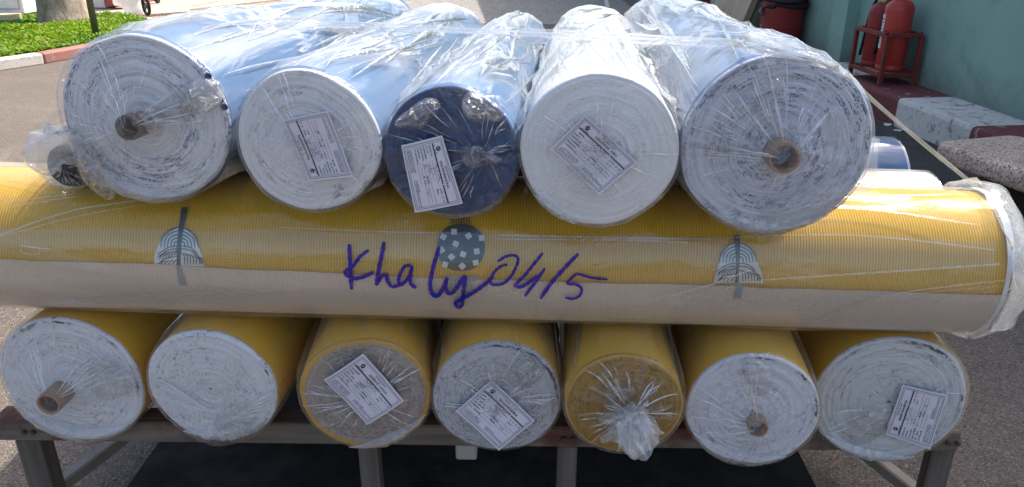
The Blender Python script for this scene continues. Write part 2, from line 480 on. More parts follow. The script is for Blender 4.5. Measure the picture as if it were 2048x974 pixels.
# pavement and far street, left
slab('pavement', [(-16, 12.95), (-8.6, 12.35), (-7.4, 13.05), (-6.4, 13.35), (-5.7, 14.0), (-6.0, 15.0), (-5.3, 22), (-5.3, 40), (-16, 40)], -0.02, 0.05, M['pave'])
a, b_ = onz(297, 31), onz(475, 11)
d = (b_ - a) / np.linalg.norm(b_ - a)
q0, q1 = a - d * 0.3, a + d * 9
slab('gutter', [(q0[0] + 0.2, q0[1] - 0.75), (q1[0] + 0.2, q1[1] - 0.75), (q1[0], q1[1]), (q0[0], q0[1])], -0.02, 0.004, M['gutter'])
slab('apron', [(q0[0], q0[1]), (q1[0], q1[1]), (q1[0] - 6, q1[1] + 25), (q0[0] - 0.2, q0[1] + 25)], -0.02, 0.03, M['pave'])
slab('road_line', [tuple(onz(1206, -12)[:2]), tuple(onz(1213, -12)[:2]), tuple(onz(1219, 14)[:2]), tuple(onz(1211, 14)[:2])], -0.01, 0.004, simple('road paint', (0.62, 0.62, 0.6), var=0.1))
slab('road', [(-3.6, 13.0), (2.3, 12.4), (2.2, 60), (-3.6, 60)], -0.01, 0.0025, M['road_far'])

# verge kerb and planting
kl = [(-7.2, 5.6), (-6.55, 6.6), (-5.86, 7.7), (-5.27, 8.8), (-5.02, 9.6), (-4.98, 10.5), (-5.12, 11.4), (-5.5, 12.3), (-6.1, 12.85), (-6.9, 13.0)]
kv = empty('kerb', (kl[3][0], kl[3][1], 0)); kv['kind'] = 'structure'
for i in range(len(kl) - 1):
    p, q = np.array([*kl[i], 0.0]), np.array([*kl[i + 1], 0.0])
    dd = q - p; L = np.linalg.norm(dd); dd /= L
    nn = np.array([-dd[1], dd[0], 0])
    MB().box((p + q) / 2 + nn * 0.075 + [0, 0, 0.055], (0.15, L - 0.006, 0.13), X=nn, Y=dd, bev=0.018).build('kerb_stone', M['kerb_white'] if i in (0, 1, 2, 7, 8) else M['kerb_red_pale'], kv)
verge = [(-7.35, 5.7), (-6.68, 6.68), (-5.98, 7.78), (-5.41, 8.85), (-5.17, 9.63), (-5.13, 10.5), (-5.26, 11.35), (-5.6, 12.2), (-6.15, 12.7), (-6.9, 12.85), (-7.5, 12.75), (-8.7, 12.1), (-15, 11.0), (-15, 5)]
slab('soil', verge, -0.01, 0.09, simple('dark soil', (0.07, 0.05, 0.035), var=0.3))
def inside(P, poly):
    x, y = P[:, 0], P[:, 1]; r = np.zeros(len(P), bool); n = len(poly)
    for i in range(n):
        x0, y0 = poly[i]; x1, y1 = poly[(i + 1) % n]
        c = ((y0 > y) != (y1 > y)) & (x < (x1 - x0) * (y - y0) / (y1 - y0 + 1e-12) + x0)
        r ^= c
    return r
def leaf_mat():
    t = NT('bright ground cover leaf')
    a = t.attr('tone'); sp = t.n('ShaderNodeSeparateXYZ'); t.l(a, sp.inputs[0])
    c = t.mix(sp.outputs[0], (0.09, 0.20, 0.010), (0.29, 0.40, 0.015))
    c = t.mix(t.ramp(sp.outputs[1], 0.965, 0.97), c, (0.33, 0.20, 0.07))
    d = t.bsdf(c, 0.5, None, 0.3)
    tl = t.n('ShaderNodeBsdfTranslucent'); t.l(t.mix(sp.outputs[0], (0.10, 0.26, 0.01), (0.26, 0.42, 0.02)), tl.inputs[0])
    m = t.n('ShaderNodeMixShader'); m.inputs[0].default_value = 0.35; t.l(d, m.inputs[1]); t.l(tl.outputs[0], m.inputs[2])
    return t.done(m.outputs[0])
M['leaf'] = leaf_mat()
def leaves(name, C, size, up, mat, seed=3):
    """C: centres; each leaf a bent pair of quads"""
    r = np.random.default_rng(seed)
    n = len(C)
    az = r.random(n) * 2 * pi
    tilt = r.normal(up, 0.45, n)
    s = size * r.uniform(0.6, 1.35, n)
    dx = np.stack([np.cos(az) * np.cos(tilt), np.sin(az) * np.cos(tilt), np.sin(tilt)], 1)
    sx = np.stack([-np.sin(az), np.cos(az), r.normal(0, 0.3, n)], 1)
    nz = np.cross(dx, sx)
    def P(a, b, h): return C + dx * (s * a)[:, None] + sx * (s * b)[:, None] + nz * (s * h)[:, None]
    V = np.stack([P(0, 0, 0), P(0.45, 0.3, 0.08), P(0.5, 0, 0.0), P(0.45, -0.3, 0.08), P(1, 0, -0.1)], 1).reshape(-1, 3)
    base = np.arange(n) * 5
    F = np.concatenate([np.stack([base, base + 2, base + 1, base], 1)[:, :3], np.stack([base, base + 3, base + 2], 1), np.stack([base + 1, base + 2, base + 4], 1), np.stack([base + 2, base + 3, base + 4], 1)])
    pn = vnoise(C[:, 0] * 1.7 + 30, C[:, 1] * 1.7, seed + 9)
    tone = np.repeat(np.stack([np.clip(0.55 * r.random(n) + 0.9 * (pn - 0.3), 0, 1), r.random(n), r.random(n)], 1), 5, 0)
    return mesh_obj(name, V, F.tolist(), mat, None, True, {'tone': tone})
P = np.stack([RNG.uniform(-9.2, -5.0, 110000), RNG.uniform(7.2, 13, 110000)], 1)
P = P[inside(P, verge)][:56000]
hh = 0.085 + 0.06 * vnoise(P[:, 0] * 2.2, P[:, 1] * 2.2, 5) * RNG.random(len(P)) ** 0.5 + 0.02
o = leaves('ground_cover', np.column_stack([P, hh]), 0.052, 0.30, M['leaf'])
tag(o, kind='stuff', label='low bright green leafy ground cover filling the verge inside the kerb')

# tree
def bark():
    t = NT('grey brown bark')
    o = t.obj()
    n = t.noise(t.vmul(o, (3, 3, 1.2)), 2.2, 8, 0.68, 0.8)
    f = t.noise(t.vmul(o, (1, 1, 0.5)), 26, 4, 0.6)
    c = t.mix(t.ramp(n, 0.35, 0.65), (0.20, 0.15, 0.12), (0.48, 0.39, 0.33))
    c = t.mix(t.math('MULTIPLY', t.ramp(f, 0.55, 0.7), 0.5), c, (0.12, 0.09, 0.07))
    return t.done(t.bsdf(c, 0.9, t.bump(t.math('ADD', n, t.math('MULTIPLY', f, 0.5)), 0.8, 0.03), 0.15))
M['bark'] = bark()
tb = onz(130, 52, 0.05)
tree = empty('tree', tb, 'stout grey brown tree trunk standing in the green verge', 'tree')
def trunk():
    nu, nv = 34, 40
    V = []
    for i in range(nu):
        z = 4.6 * (i / (nu - 1)) ** 1.3
        base = 0.30 + 0.10 * math.exp(-z / 0.22) - 0.02 * z
        for j in range(nv):
            th = 2 * pi * j / nv
            r = base * (1 + 0.06 * sin(3 * th + 0.6 + z * 0.5) + 0.04 * sin(5 * th - z) + 0.18 * math.exp(-z / 0.18) * max(0, sin(4 * th + 1)) + 0.05 * (float(vnoise(th / (2 * pi) * 12, z * 3, 9, 12)) - 0.5))
            V.append(tb + np.array([r * cos(th) - 0.06 * z * 0.3, r * sin(th), z - 0.05]))
    return V, grid_faces(nu, nv, True)
V, F = trunk()
mesh_obj('trunk', V, F, M['bark'], tree, True, loc=tb)
mb = MB()
cents = []
for k in range(7):
    az = k * 2 * pi / 7 + random.uniform(-0.3, 0.3)
    s0 = tb + np.array([-0.08, 0, random.uniform(3.6, 4.5)])
    L = random.uniform(1.4, 2.3)
    e = s0 + np.array([cos(az) * L, sin(az) * L, random.uniform(1.0, 2.2)])
    m = (s0 + e) / 2 + np.array([0, 0, -0.2])
    mb.tube([s0, m, e], [0.13, 0.09, 0.04], 8)
    cents += [e, (m + e) / 2 + np.array([0, 0, 0.5])]
mb.build('limb', M['bark'], tree, True)
CC = []
for c in cents:
    n = 260
    d_ = RNG.normal(size=(n, 3)); d_ /= np.linalg.norm(d_, axis=1)[:, None]
    CC.append(c + d_ * (RNG.random((n, 1)) ** 0.5) * np.array([0.95, 0.95, 0.6]))
cr = leaves('crown', np.concatenate(CC), 0.16, 0.0, M['leaf'], 8)
cr.data.transform(__import__('mathutils').Matrix.Translation(-Vector(tb)))
cr.parent = tree

# thin metal pole in the verge
M['pole'] = simple('dull grey green metal', (0.16, 0.16, 0.13), rough=0.45, metal=0.4, var=0.2)
pb = onz(194, 76, 0.09)
mp = empty('metal_pole', pb, 'thin grey metal pole standing in the green verge right of the tree', 'pole')
MB().tube([pb + [0, 0, -0.1], pb + [0.0, 0, 2.6]], 0.042, 16).build('pole_shaft', M['pole'], mp, True)
MB().lathe([(0.0, 0.05), (0.05, 0.045), (0.05, 0.0), (0.042, 0.0)], pb + [0, 0, 2.6], n=16).build('pole_cap', M['pole'], mp, True)

# far left clutter
M['white_paint'] = simple('white painted board', (0.74, 0.74, 0.71), rough=0.5, var=0.06)
M['dark_gap'] = simple('dark grey recess', (0.05, 0.05, 0.05))
M['black_rubber'] = simple('black rubber', (0.022, 0.022, 0.024), rough=0.6, var=0.3, bump=0.2)
cb = onz(22, 31, 0.05) + np.array([0, 0.25, 0])
Xc = np.array([cos(0.10), -sin(0.10), 0]); Yc = np.array([sin(0.10), cos(0.10), 0])
cab = empty('cabinet', cb, 'white panelled cabinet on the pavement beyond the verge, left of the tree', 'cabinet')
MB().box(cb + [0, 0, 0.46], (0.50, 0.42, 0.86), Xc, Yc, bev=0.008).build('cabinet_body', M['white_paint'], cab)
for zz, hgt in ((0.18, 0.24), (0.55, 0.36)):
    fr = MB()
    c0 = cb - Yc * 0.216 + np.array([0, 0, zz + 0.03])
    for sx in (-1, 1): fr.box(c0 + Xc * sx * 0.185, (0.022, 0.014, hgt), Xc, Yc)
    for sz in (-1, 1): fr.box(c0 + [0, 0, sz * (hgt / 2 - 0.011)], (0.346, 0.0138, 0.022), Xc, Yc)
    fr.build('panel_frame', simple('grey edge', (0.45, 0.45, 0.44), var=0.05) if zz < 0.3 else M['white_paint'], cab)
for sx in (-1, 1): MB().box(cb + Xc * sx * 0.2 + [0, 0, 0.013], (0.05, 0.3, 0.034), Xc, Yc).build('foot', M['dark_gap'], cab)

yb = onz(4, 58, 0.05) + np.array([-0.02, 0.2, 0])
yg = empty('carton', yb, 'small cream carton with a green stripe at the edge of the verge', 'carton')
M['cream'] = simple('cream card', (0.68, 0.55, 0.33), rough=0.7, var=0.06)
M['green_stripe'] = simple('green print', (0.02, 0.32, 0.12), rough=0.6, var=0.06)
for z0, z1, mk, nm, pr in ((0, 0.07, 'cream', 'carton_base', 0), (0.07, 0.115, 'green_stripe', 'stripe', 0.002), (0.115, 0.19, 'cream', 'carton_lid', 0)):
    MB().box(yb + [0, 0, (z0 + z1) / 2], (0.30 + pr, 0.28 + pr, z1 - z0 - 0.001), Xc, Yc, bev=0.004).build(nm, M[mk], yg)

dk = onz(78, 19, 0.05) + np.array([0, 0.5, 0])
sc_ = empty('storage_crate', dk, 'dark green crate holding a white sack, in the gap between cabinet and tree', 'crate')
MB().box(dk + [0, 0, 0.28], (0.62, 0.40, 0.54), bev=0.02).build('crate_body', simple('dark green plastic', (0.025, 0.05, 0.04), rough=0.5), sc_)
MB().box(dk + [0, 0, 0.56], (0.64, 0.42, 0.03), bev=0.01).build('crate_rim', M['dark_gap'], sc_)
sk = onz(72, 17, 0.05)
def blob(c, size, seed, n=14, m=20, amp=0.25):
    V = []
    for i in range(n):
        ph = pi * i / (n - 1)
        for j in range(m):
            th = 2 * pi * j / m
            r = 1 + amp * (float(vnoise(th / (2 * pi) * 8, ph * 2.5, seed, 8)) - 0.5) * 2
            V.append((c[0] + size[0] * r * sin(ph) * cos(th), c[1] + size[1] * r * sin(ph) * sin(th), c[2] + size[2] * r * cos(ph)))
    return V, grid_faces(n, m, True)
V, F = blob(sk + [0, 0.1, 0.07], (0.16, 0.10, 0.075), 5)
tag(mesh_obj('sack', V - np.array([*sk]), F, M['white_paint']), 'small crumpled white sack lying in front of the dark green crate', 'sack').location = sk

wb = onz(186, 19, 0.05) + np.array([0.0, 0.35, 0])
wbx = empty('white_box', wb, 'white lidded box on the pavement just right of the tree trunk', 'box')
MB().box(wb + [0, 0, 0.22], (0.34, 0.36, 0.42), Xc, Yc, bev=0.01).build('box_body', M['white_paint'], wbx)
MB().box(wb + [0, 0, 0.445], (0.36, 0.38, 0.03), Xc, Yc, bev=0.008).build('lid', M['white_paint'], wbx)

M['bin_red'] = simple('faded red plastic', (0.44, 0.085, 0.075), rough=0.45, var=0.12)
def bin_(px, py, label, s=1.0, dy=0.28):
    c = onz(px, py, 0.05) + np.array([0, dy, 0])
    r = empty('wheelie_bin', c, label, 'bin', 'red bins on the far pavement')
    P = []
    for z, w in ((0.06, 0.17), (0.9, 0.235), (0.92, 0.25), (0.95, 0.25)):
        for a_, b2 in ((-1, -1), (1, -1), (1, 1), (-1, 1)): P.append(c + np.array([a_ * w * s, b2 * w * s * 1.1, z * s]))
    m = MB().add(P, grid_faces(4, 4, True) + [(0, 1, 2, 3)])
    m.build('bin_body', M['bin_red'], r)
    MB().box(c + [0, 0, 0.97 * s], (0.52 * s, 0.56 * s, 0.04), bev=0.015).build('lid', M['bin_red'], r)
    for sx in (-1, 1):
        MB().tube([c + np.array([sx * 0.20 * s - 0.02, 0.2 * s, 0.09]), c + np.array([sx * 0.20 * s + 0.02, 0.2 * s, 0.09])], 0.09, 18).build('wheel', M['black_rubber'], r)
    return r
bin_(225, 20, 'faded red bin left of the clear rubbish bag', 0.86)
bin_(256, 16, 'brighter red bin partly behind the clear rubbish bag', 0.80, 0.75)
bg_c = onz(258, 30, 0.05)
V, F = blob(bg_c + [0, 0.05, 0.34], (0.24, 0.2, 0.36), 15, 22, 28, 0.32)
M['sack_film'] = film_mat('cloudy bag film', haze=0.62, edge=0.35, rough=0.2, scale=9, bump=0.8, spec=1.5)
tag(mesh_obj('rubbish_bag', np.array(V) - bg_c, F, M['sack_film']), 'cloudy white plastic rubbish bag slumped against the red bins', 'bag').location = bg_c
wc = onz(287, 31, 0.05) + np.array([0.05, 0.05, 0.15])
wh = empty('loose_wheel', wc, 'black wheel leaning beside the rubbish bag', 'wheel')
th = np.linspace(0, 2 * pi, 25)
MB().tube([wc + np.array([0.07 * cos(t_) , -0.05 * cos(t_), 0.14 * sin(t_)]) for t_ in th], 0.026, 8, False).build('tyre', M['black_rubber'], wh, True)
MB().tube([wc + np.array([-0.01, -0.014, 0]), wc + np.array([0.01, 0.014, 0])], 0.045, 12).build('hub', M['pole'], wh, True)
for k in range(4):
    t_ = pi / 4 + k * pi / 2
    MB().tube([wc + np.array([0.02 * cos(t_), -0.015 * cos(t_), 0.04 * sin(t_)]), wc + np.array([0.062 * cos(t_), -0.045 * cos(t_), 0.125 * sin(t_)])], 0.008, 6).build('spoke', M['pole'], wh, True)

# ------------------------------------------------------------------ fire extinguishers and rack
M['ext_red'] = simple('glossy red enamel', (0.46, 0.035, 0.026), rough=0.32, var=0.12, bump=0.03, spec=0.5, dirt=(0.20, 0.04, 0.035), dlo=0.55, dhi=0.8)
M['ext_red_dull'] = simple('dull dark red enamel', (0.27, 0.026, 0.024), rough=0.42, var=0.15, bump=0.05, dirt=(0.13, 0.03, 0.03))
M['rack_red'] = simple('brick red rack paint', (0.20, 0.038, 0.032), rough=0.5, var=0.2, bump=0.15, dirt=(0.10, 0.04, 0.03), dlo=0.6)
M['brass'] = simple('dull brass', (0.36, 0.26, 0.10), rough=0.35, metal=0.8)
M['black_plastic'] = simple('black plastic', (0.02, 0.02, 0.02), rough=0.4, var=0.1)
M['paper_white'] = simple('white sticker', (0.72, 0.72, 0.72), rough=0.6, var=0.05)
M['print_black'] = simple('black print', (0.03, 0.03, 0.035), rough=0.8, var=0.05, bump=0)
Rk0, Rk1 = 6.40, 6.90
rack = empty('extinguisher_rack', on_wall((Rk0 + Rk1) / 2, 0.2, 0.222), 'low brick red metal rack holding two fire extinguishers on the kerb', 'rack')
legs = [(Rk0, 0.345), (Rk1, 0.345), (Rk0, 0.055), (Rk1, 0.055)]
for y, o_ in legs:
    MB().box(on_wall(y, o_, 0.222 + 0.20), (0.034, 0.034, 0.40), WN, WD, bev=0.003).build('leg', M['rack_red'], rack)
for z in (0.41 + 0.222 - 0.006, 0.085 + 0.222):
    for o_ in (0.345, 0.055):
        MB().box(on_wall((Rk0 + Rk1) / 2, o_ + (0.002 if o_ > 0.2 else -0.002), z), (0.032, Rk1 - Rk0 - 0.035, 0.034), WN, WD, bev=0.003).build('rail', M['rack_red'], rack)
    for y in (Rk0, Rk1):
        MB().box(on_wall(y + (-0.002 if y == Rk0 else 0.002), 0.2, z), (0.29 - 0.035, 0.032, 0.034), WN, WD, bev=0.003).build('rail', M['rack_red'], rack)
MB().box(on_wall((Rk0 + Rk1) / 2, 0.2, 0.222 + 0.108), (0.25, Rk1 - Rk0 - 0.05, 0.006), WN, WD).build('tray', M['rack_red'], rack)
def extinguisher(y, out, mat, label, rad=0.112, h=0.60, sticker=True):
    c = on_wall(y, out, 0.222 + 0.113)
    r = empty('fire_extinguisher', c, label, 'fire extinguisher', 'fire extinguishers in the rack')
    prof = [(0.0, 0.012), (rad * 0.9, 0.012), (rad * 0.93, 0.0), (rad, 0.004), (rad, 0.03), (rad * 0.985, 0.035), (rad * 0.985, 0.04), (rad, 0.045), (rad, h)]
    for k in range(1, 9):
        a_ = k / 8 * pi / 2
        prof.append((0.03 + (rad - 0.03) * cos(a_), h + 0.085 * sin(a_)))
    smooth_by_angle(MB().lathe(prof, c, n=40).build('cylinder_body', mat, r, True))
    MB().lathe([(0.032, h + 0.08), (0.034, h + 0.12), (0.028, h + 0.125), (0.028, h + 0.15), (0.0, h + 0.15)], c, n=20).build('valve', M['brass'], r, True)
    MB().box(c + WN * 0.04 + [0, 0, h + 0.165], (0.15, 0.022, 0.012), WN, WD, bev=0.003).build('lever', M['black_plastic'], r)
    MB().box(c + WN * 0.045 + [0, 0, h + 0.135], (0.12, 0.022, 0.010), WN, WD, bev=0.003).build('handle', M['black_plastic'], r)
    hp = [c + np.array([0, 0, h + 0.13]) + WD * 0.03]
    for k in range(12):
        u = k / 11
        hp.append(c + WD * (0.05 + 0.075 * sin(min(1, u * 2) * pi / 2)) + WN * (0.03 + 0.05 * u) + np.array([0, 0, h + 0.13 - 0.5 * u ** 1.3]))
    MB().tube(hp, 0.013, 8).build('hose', M['black_rubber'], r, True)
    if not sticker: return
    # sticker conforming to the cylinder, facing the yard
    V, nv = [], 8
    for k in range(nv):
        a_ = -0.05 + 0.85 * k / (nv - 1)
        dr = WN * cos(a_) + WD * sin(a_)
        for z in (0.17, 0.24, 0.31, 0.37, 0.44): V.append(c + dr * (rad + 0.0015) + np.array([0, 0, z]))
    mesh_obj('instruction_label', V, grid_faces(nv, 5), M['paper_white'], r, True, loc=c)
    pr = MB()
    for i in range(9):
        z = 0.19 + i * 0.026
        for k in range(4):
            if random.random() < 0.2: continue
            a0 = 0.02 + 0.18 * k; a1 = a0 + random.uniform(0.08, 0.17)
            q = []
            for a_ in (a0, a1):
                dr = WN * cos(a_) + WD * sin(a_)
                for zz in (z, z + 0.010): q.append(c + dr * (rad + 0.0026) + np.array([0, 0, zz]))
            pr.add(q, [(0, 2, 3, 1)])
    pr.build('label_print', M['print_black'], r)
extinguisher(6.54, 0.205, M['ext_red'], 'bright red fire extinguisher with a white label, nearer one in the rack', h=0.475)
extinguisher(6.775, 0.205, M['ext_red_dull'], 'darker red fire extinguisher, farther one in the rack', h=0.43, sticker=False)

# red hose drum
hc = on_wall(8.75, 0.24, 0.222)
hd = empty('hose_drum', hc, 'dark red drum with a black hose coiled round its top, against the green wall', 'drum')
smooth_by_angle(MB().lathe([(0, 0), (0.215, 0), (0.222, 0.02), (0.222, 0.19), (0.227, 0.195), (0.227, 0.21), (0.222, 0.215), (0.222, 0.47), (0.226, 0.475), (0.226, 0.49), (0.21, 0.5), (0, 0.5)], hc, n=40).build('drum_body', M['ext_red_dull'], hd, True))
hs = MB()
pp = []
for k in range(150):
    a_ = 2 * pi * k / 40
    rr = 0.225 + 0.022 * sin(a_ * 1.3 + 1) + 0.014 * (k // 40 % 2)
    pp.append(hc + np.array([rr * cos(a_), rr * sin(a_), 0.40 + 0.052 * (k / 40) + 0.02 * sin(a_ * 2 + k * 0.02) + (-0.035 if cos(a_) < -0.7 and k < 45 else 0)]))
hs.tube(pp, 0.021, 8)
hs.build('hose', M['black_rubber'], hd, True)
MB().box(hc + [-0.02, -0.02, 0.595], (0.22, 0.2, 0.16), WN, WD, bev=0.01).build('gear_box', M['ext_red_dull'], hd)
MB().box(hc + [-0.03, -0.05, 0.69], (0.16, 0.12, 0.03), WN, WD, bev=0.006).build('gear_lid', M['paper_white'], hd)
MB().tube([hc + WN * 0.02 + WD * -0.17 + [0, 0, 0.49], hc + WN * 0.02 + WD * -0.17 + [0, 0, 1.1]], 0.018, 10).build('upright', M['ext_red_dull'], hd, True)
nz = hc + WN * 0.235 + np.array([0, 0, 0.40])
MB().tube([nz, nz + WN * 0.02 + [0, 0, -0.05], nz - WD * 0.04 + [0, 0, -0.075]], [0.022, 0.02, 0.012], 8).build('nozzle', M['pole'], hd, True)

# wooden pallet leaning against the wall
M['ply'] = simple('pale plywood', (0.52, 0.40, 0.28), rough=0.75, var=0.12, scale=3, stretch=(1, 6, 1), bump=0.1)
M['wood_dark'] = simple('dark pallet wood', (0.10, 0.075, 0.05), rough=0.85, var=0.2)
pc = on_wall(9.95, 0.42, 0.222)
PT = WD                                                     # along the wall
PU = np.array([0, 0, 1.0]) * cos(0.32) - WN * sin(0.32)     # up its face
PNn = np.cross(PT, PU); PNn *= np.sign(PNn.dot(WN))
pal = empty('wooden_pallet', pc, 'pale wooden pallet leaning against the green wall beyond the red drum', 'pallet')
for k in range(5):
    w = 0.232
    MB().box(pc + PT * (-0.46 + 0.235 * k) + PU * 0.56 + PNn * (0.07 + 0.001 * (k % 2)), (w, 1.1, 0.02), PT, PU, PNn, bev=0.003).build('plank', M['ply'], pal)
for k in range(7):
    MB().box(pc + PT * (-0.54 + 0.168 * k) + PU * 0.56 + PNn * 0.029, (0.03, 1.08, 0.06), PT, PU, PNn).build('batten', M['ply'], pal)
MB().box(pc + PT * -0.035 + PU * 0.56 - PNn * 0.012, (1.1, 1.06, 0.018), PT, PU, PNn).build('backboard', M['wood_dark'], pal)

rb_ = at(1396, 30, 9.9); rb_[2] = 0.0
rt = empty('red_bucket', rb_, 'small dark red bucket standing left of the wooden pallet', 'bucket')
zt = at(1396, -6, 9.9)[2]
smooth_by_angle(MB().lathe([(0, 0.0), (0.10, 0.0), (0.14, max(0.3, zt)), (0.15, max(0.3, zt)), (0.15, max(0.3, zt) + 0.02), (0.13, max(0.3, zt) + 0.02), (0.10, 0.05)], rb_, n=24).build('bucket_body', M['ext_red_dull'], rt, True))
MB().tube([rb_ + np.array([0.15 * cos(a_), 0, max(0.3, zt) + 0.13 * sin(a_)]) for a_ in np.linspace(0, pi, 14)], 0.006, 6).build('bucket_handle', M['pole'], rt, True)

# ------------------------------------------------------------------ stone bench
def granite():
    t = NT('speckled pink grey granite')
    o = t.obj()
    v = t.n('ShaderNodeTexVoronoi'); v.inputs['Scale'].default_value = 130; t.l(o, v.inputs['Vector'])
    sp = t.n('ShaderNodeSeparateColor'); t.l(v.outputs['Color'], sp.inputs[0])
    c = t.mix(t.ramp(sp.outputs[0], 0.3, 0.75), (0.50, 0.36, 0.28), (0.72, 0.58, 0.47))
    c = t.mix(t.ramp(sp.outputs[1], 0.78, 0.88), c, (0.15, 0.12, 0.11))
    c = t.mix(t.math('MULTIPLY', t.ramp(t.noise(o, 5, 5), 0.4, 0.7), 0.35), c, (0.22, 0.17, 0.14))
    return t.done(t.bsdf(c, 0.7, t.bump(t.noise(o, 150, 3), 0.4, 0.003), 0.3))
M['granite'] = granite()
bA, bB = np.array([2.12, 3.73, 0]), np.array([2.245, 3.22, 0])
bd = (bB - bA) / np.linalg.norm(bB - bA)             # towards the camera
bn = np.array([-bd[1], bd[0], 0])                    # to the right
if bn[0] < 0: bn = -bn
bc = bA + bd * 0.62 + bn * 0.26
bench = empty('stone_bench', bc, 'speckled granite bench with rounded edges beside the kerb', 'bench')
HL, HWd, rc = 0.66, 0.25, 0.06
out = []
for cx, cy, a0 in ((HL - rc, HWd - rc, 0), (-HL + rc, HWd - rc, 90), (-HL + rc, -HWd + rc, 180), (HL - rc, -HWd + rc, 270)):
    for k in range(7):
        a_ = radians(a0 + 15 * k); out.append((cx + rc * cos(a_), cy + rc * sin(a_)))
lay = [(0.90, 0.352), (0.955, 0.356), (0.988, 0.368), (1.0, 0.39), (1.0, 0.415), (0.988, 0.436), (0.955, 0.448), (0.90, 0.452), (0.6, 0.453), (0.2, 0.453)]
V = []
for s_, z in lay:
    for x, y in out:
        k = 1 - (1 - s_) * 0.62 if s_ > 0.8 else s_
        sx = (HL - (1 - s_) * 0.30) / HL if s_ > 0.8 else s_
        sy = (HWd - (1 - s_) * 0.30) / HWd if s_ > 0.8 else s_
        V.append(bc + bd * x * sx + bn * y * sy + np.array([0, 0, z + 0.003 * sin(9 * x + 7 * y)]))
n = len(out)
o = mesh_obj('seat_slab', V, grid_faces(len(lay), n, True) + [tuple(range(n))[::-1], tuple((len(lay) - 1) * n + k for k in range(n))], M['granite'], bench, True, loc=bc)
fix_normals(o)
M['bench_leg'] = simple('dark stained concrete', (0.075, 0.065, 0.06), rough=0.85, var=0.3, dirt=(0.16, 0.14, 0.12), dlo=0.6)
for s_ in (-0.36, 0.40):
    P = []
    for z, w in ((0, 0.19), (0.10, 0.15), (0.354, 0.165)):
        for a_, b2 in ((-1, -1), (1, -1), (1, 1), (-1, 1)): P.append(bc + bd * (s_ + a_ * 0.065) + bn * (b2 * w) + np.array([0, 0, z]))
    MB().add(P, grid_faces(3, 4, True) + [(0, 1, 2, 3), (8, 9, 10, 11)]).build('leg', M['bench_leg'], bench)

# ------------------------------------------------------------------ cart
def wood():
    t = NT('weathered grey timber')
    o = t.obj()
    n = t.noise(t.vmul(o, (2, 30, 30)), 1.0, 6, 0.6, 0.4)
    b = t.noise(o, 6, 5, 0.6)
    c = t.mix(t.ramp(n, 0.3, 0.7), (0.080, 0.066, 0.055), (0.225, 0.195, 0.165))
    c = t.mix(t.math('MULTIPLY', t.ramp(b, 0.55, 0.63), 0.8), c, (0.11, 0.040, 0.032))
    return t.done(t.bsdf(c, 0.85, t.bump(t.math('ADD', n, b), 0.7, 0.006), 0.2))
def wood_v():
    t = NT('weathered grey upright timber')
    o = t.obj()
    n = t.noise(t.vmul(o, (30, 30, 2)), 1.0, 6, 0.6, 0.4)
    b = t.noise(o, 6, 5, 0.6)
    c = t.mix(t.ramp(n, 0.3, 0.7), (0.075, 0.064, 0.054), (0.19, 0.168, 0.145))
    c = t.mix(t.math('MULTIPLY', t.ramp(b, 0.62, 0.74), 0.6), c, (0.10, 0.05, 0.04))
    return t.done(t.bsdf(c, 0.85, t.bump(t.math('ADD', n, b), 0.7, 0.006), 0.2))
M['timber'], M['timber_v'] = wood(), wood_v()
M['painted_shade'] = simple('near black painted shade', (0.018, 0.017, 0.016), rough=0.9, var=0.5, scale=14, dirt=(0.055, 0.048, 0.042), dscale=5, dlo=0.5, dhi=0.75)  # shade put into colour, for the added boards under the trolley
RAIL_Z, RAIL_D0, RAIL_D1 = 0.462, 1.385, 1.345    # rail top, front face depth at left / right
xl, xr = at(-20, 850, RAIL_D0)[0], at(1922, 880, RAIL_D1)[0]
rp, rq = np.array([xl, RAIL_D0, 0]), np.array([xr, RAIL_D1, 0])
rd = (rq - rp) / np.linalg.norm(rq - rp); rn = np.array([-rd[1], rd[0], 0])
RL = np.linalg.norm(rq - rp)
CART_L = 1.55
cart = empty('trolley', (rp + rq) / 2, 'long weathered timber trolley carrying the stack of fabric rolls', 'trolley')
def cpt(s, back, z): return rp + rd * s + rn * back + np.array([0, 0, z])
MB().box(cpt(RL / 2, 0.03, RAIL_Z - 0.026), (RL, 0.06, 0.052), rd, rn, bev=0.004).build('rail', M['timber'], cart)
MB().box(cpt(RL / 2, CART_L, RAIL_Z - 0.026), (RL, 0.06, 0.052), rd, rn, bev=0.004).build('rail', M['timber'], cart)
for s_ in (0.035, RL / 2 - 0.2, RL / 2 + 0.35, RL - 0.035):
    MB().box(cpt(s_, CART_L / 2 + 0.015, RAIL_Z - 0.031), (0.06, CART_L - 0.09, 0.05), rd, rn, bev=0.004).build('crossbar', M['timber'], cart)
def s_of(px, py=900, D=1.37):
    return (at(px, py, D) - rp).dot(rd)
zt = RAIL_Z - 0.053
sl, sr = s_of(33), s_of(1892)
for s_, w, yaw, dp in ((sl, 0.048, 0.30, 0.075), (sr, 0.044, -0.28, 0.055)):
    X = rd * cos(yaw) + rn * sin(yaw); Y = np.cross([0, 0, 1], X)
    MB().box(cpt(s_, 0.045, zt / 2), (w, dp, zt), X, Y, bev=0.003).build('leg', M['timber_v'], cart)
    MB().box(cpt(s_, CART_L - 0.03, zt / 2), (w, dp, zt), X, Y, bev=0.003).build('leg', M['timber_v'], cart)
for px in (734, 1135):
    s_ = s_of(px)
    MB().box(cpt(s_, 0.026, zt / 2), (0.042, 0.045, zt), rd, rn, bev=0.003).build('post', M['timber_v'], cart)
MB().box(cpt(s_of(932), 0.03, zt - 0.02), (0.046, 0.05, 0.04), rd, rn, bev=0.004).build('block', simple('pale grey block', (0.36, 0.35, 0.32), var=0.12), cart)
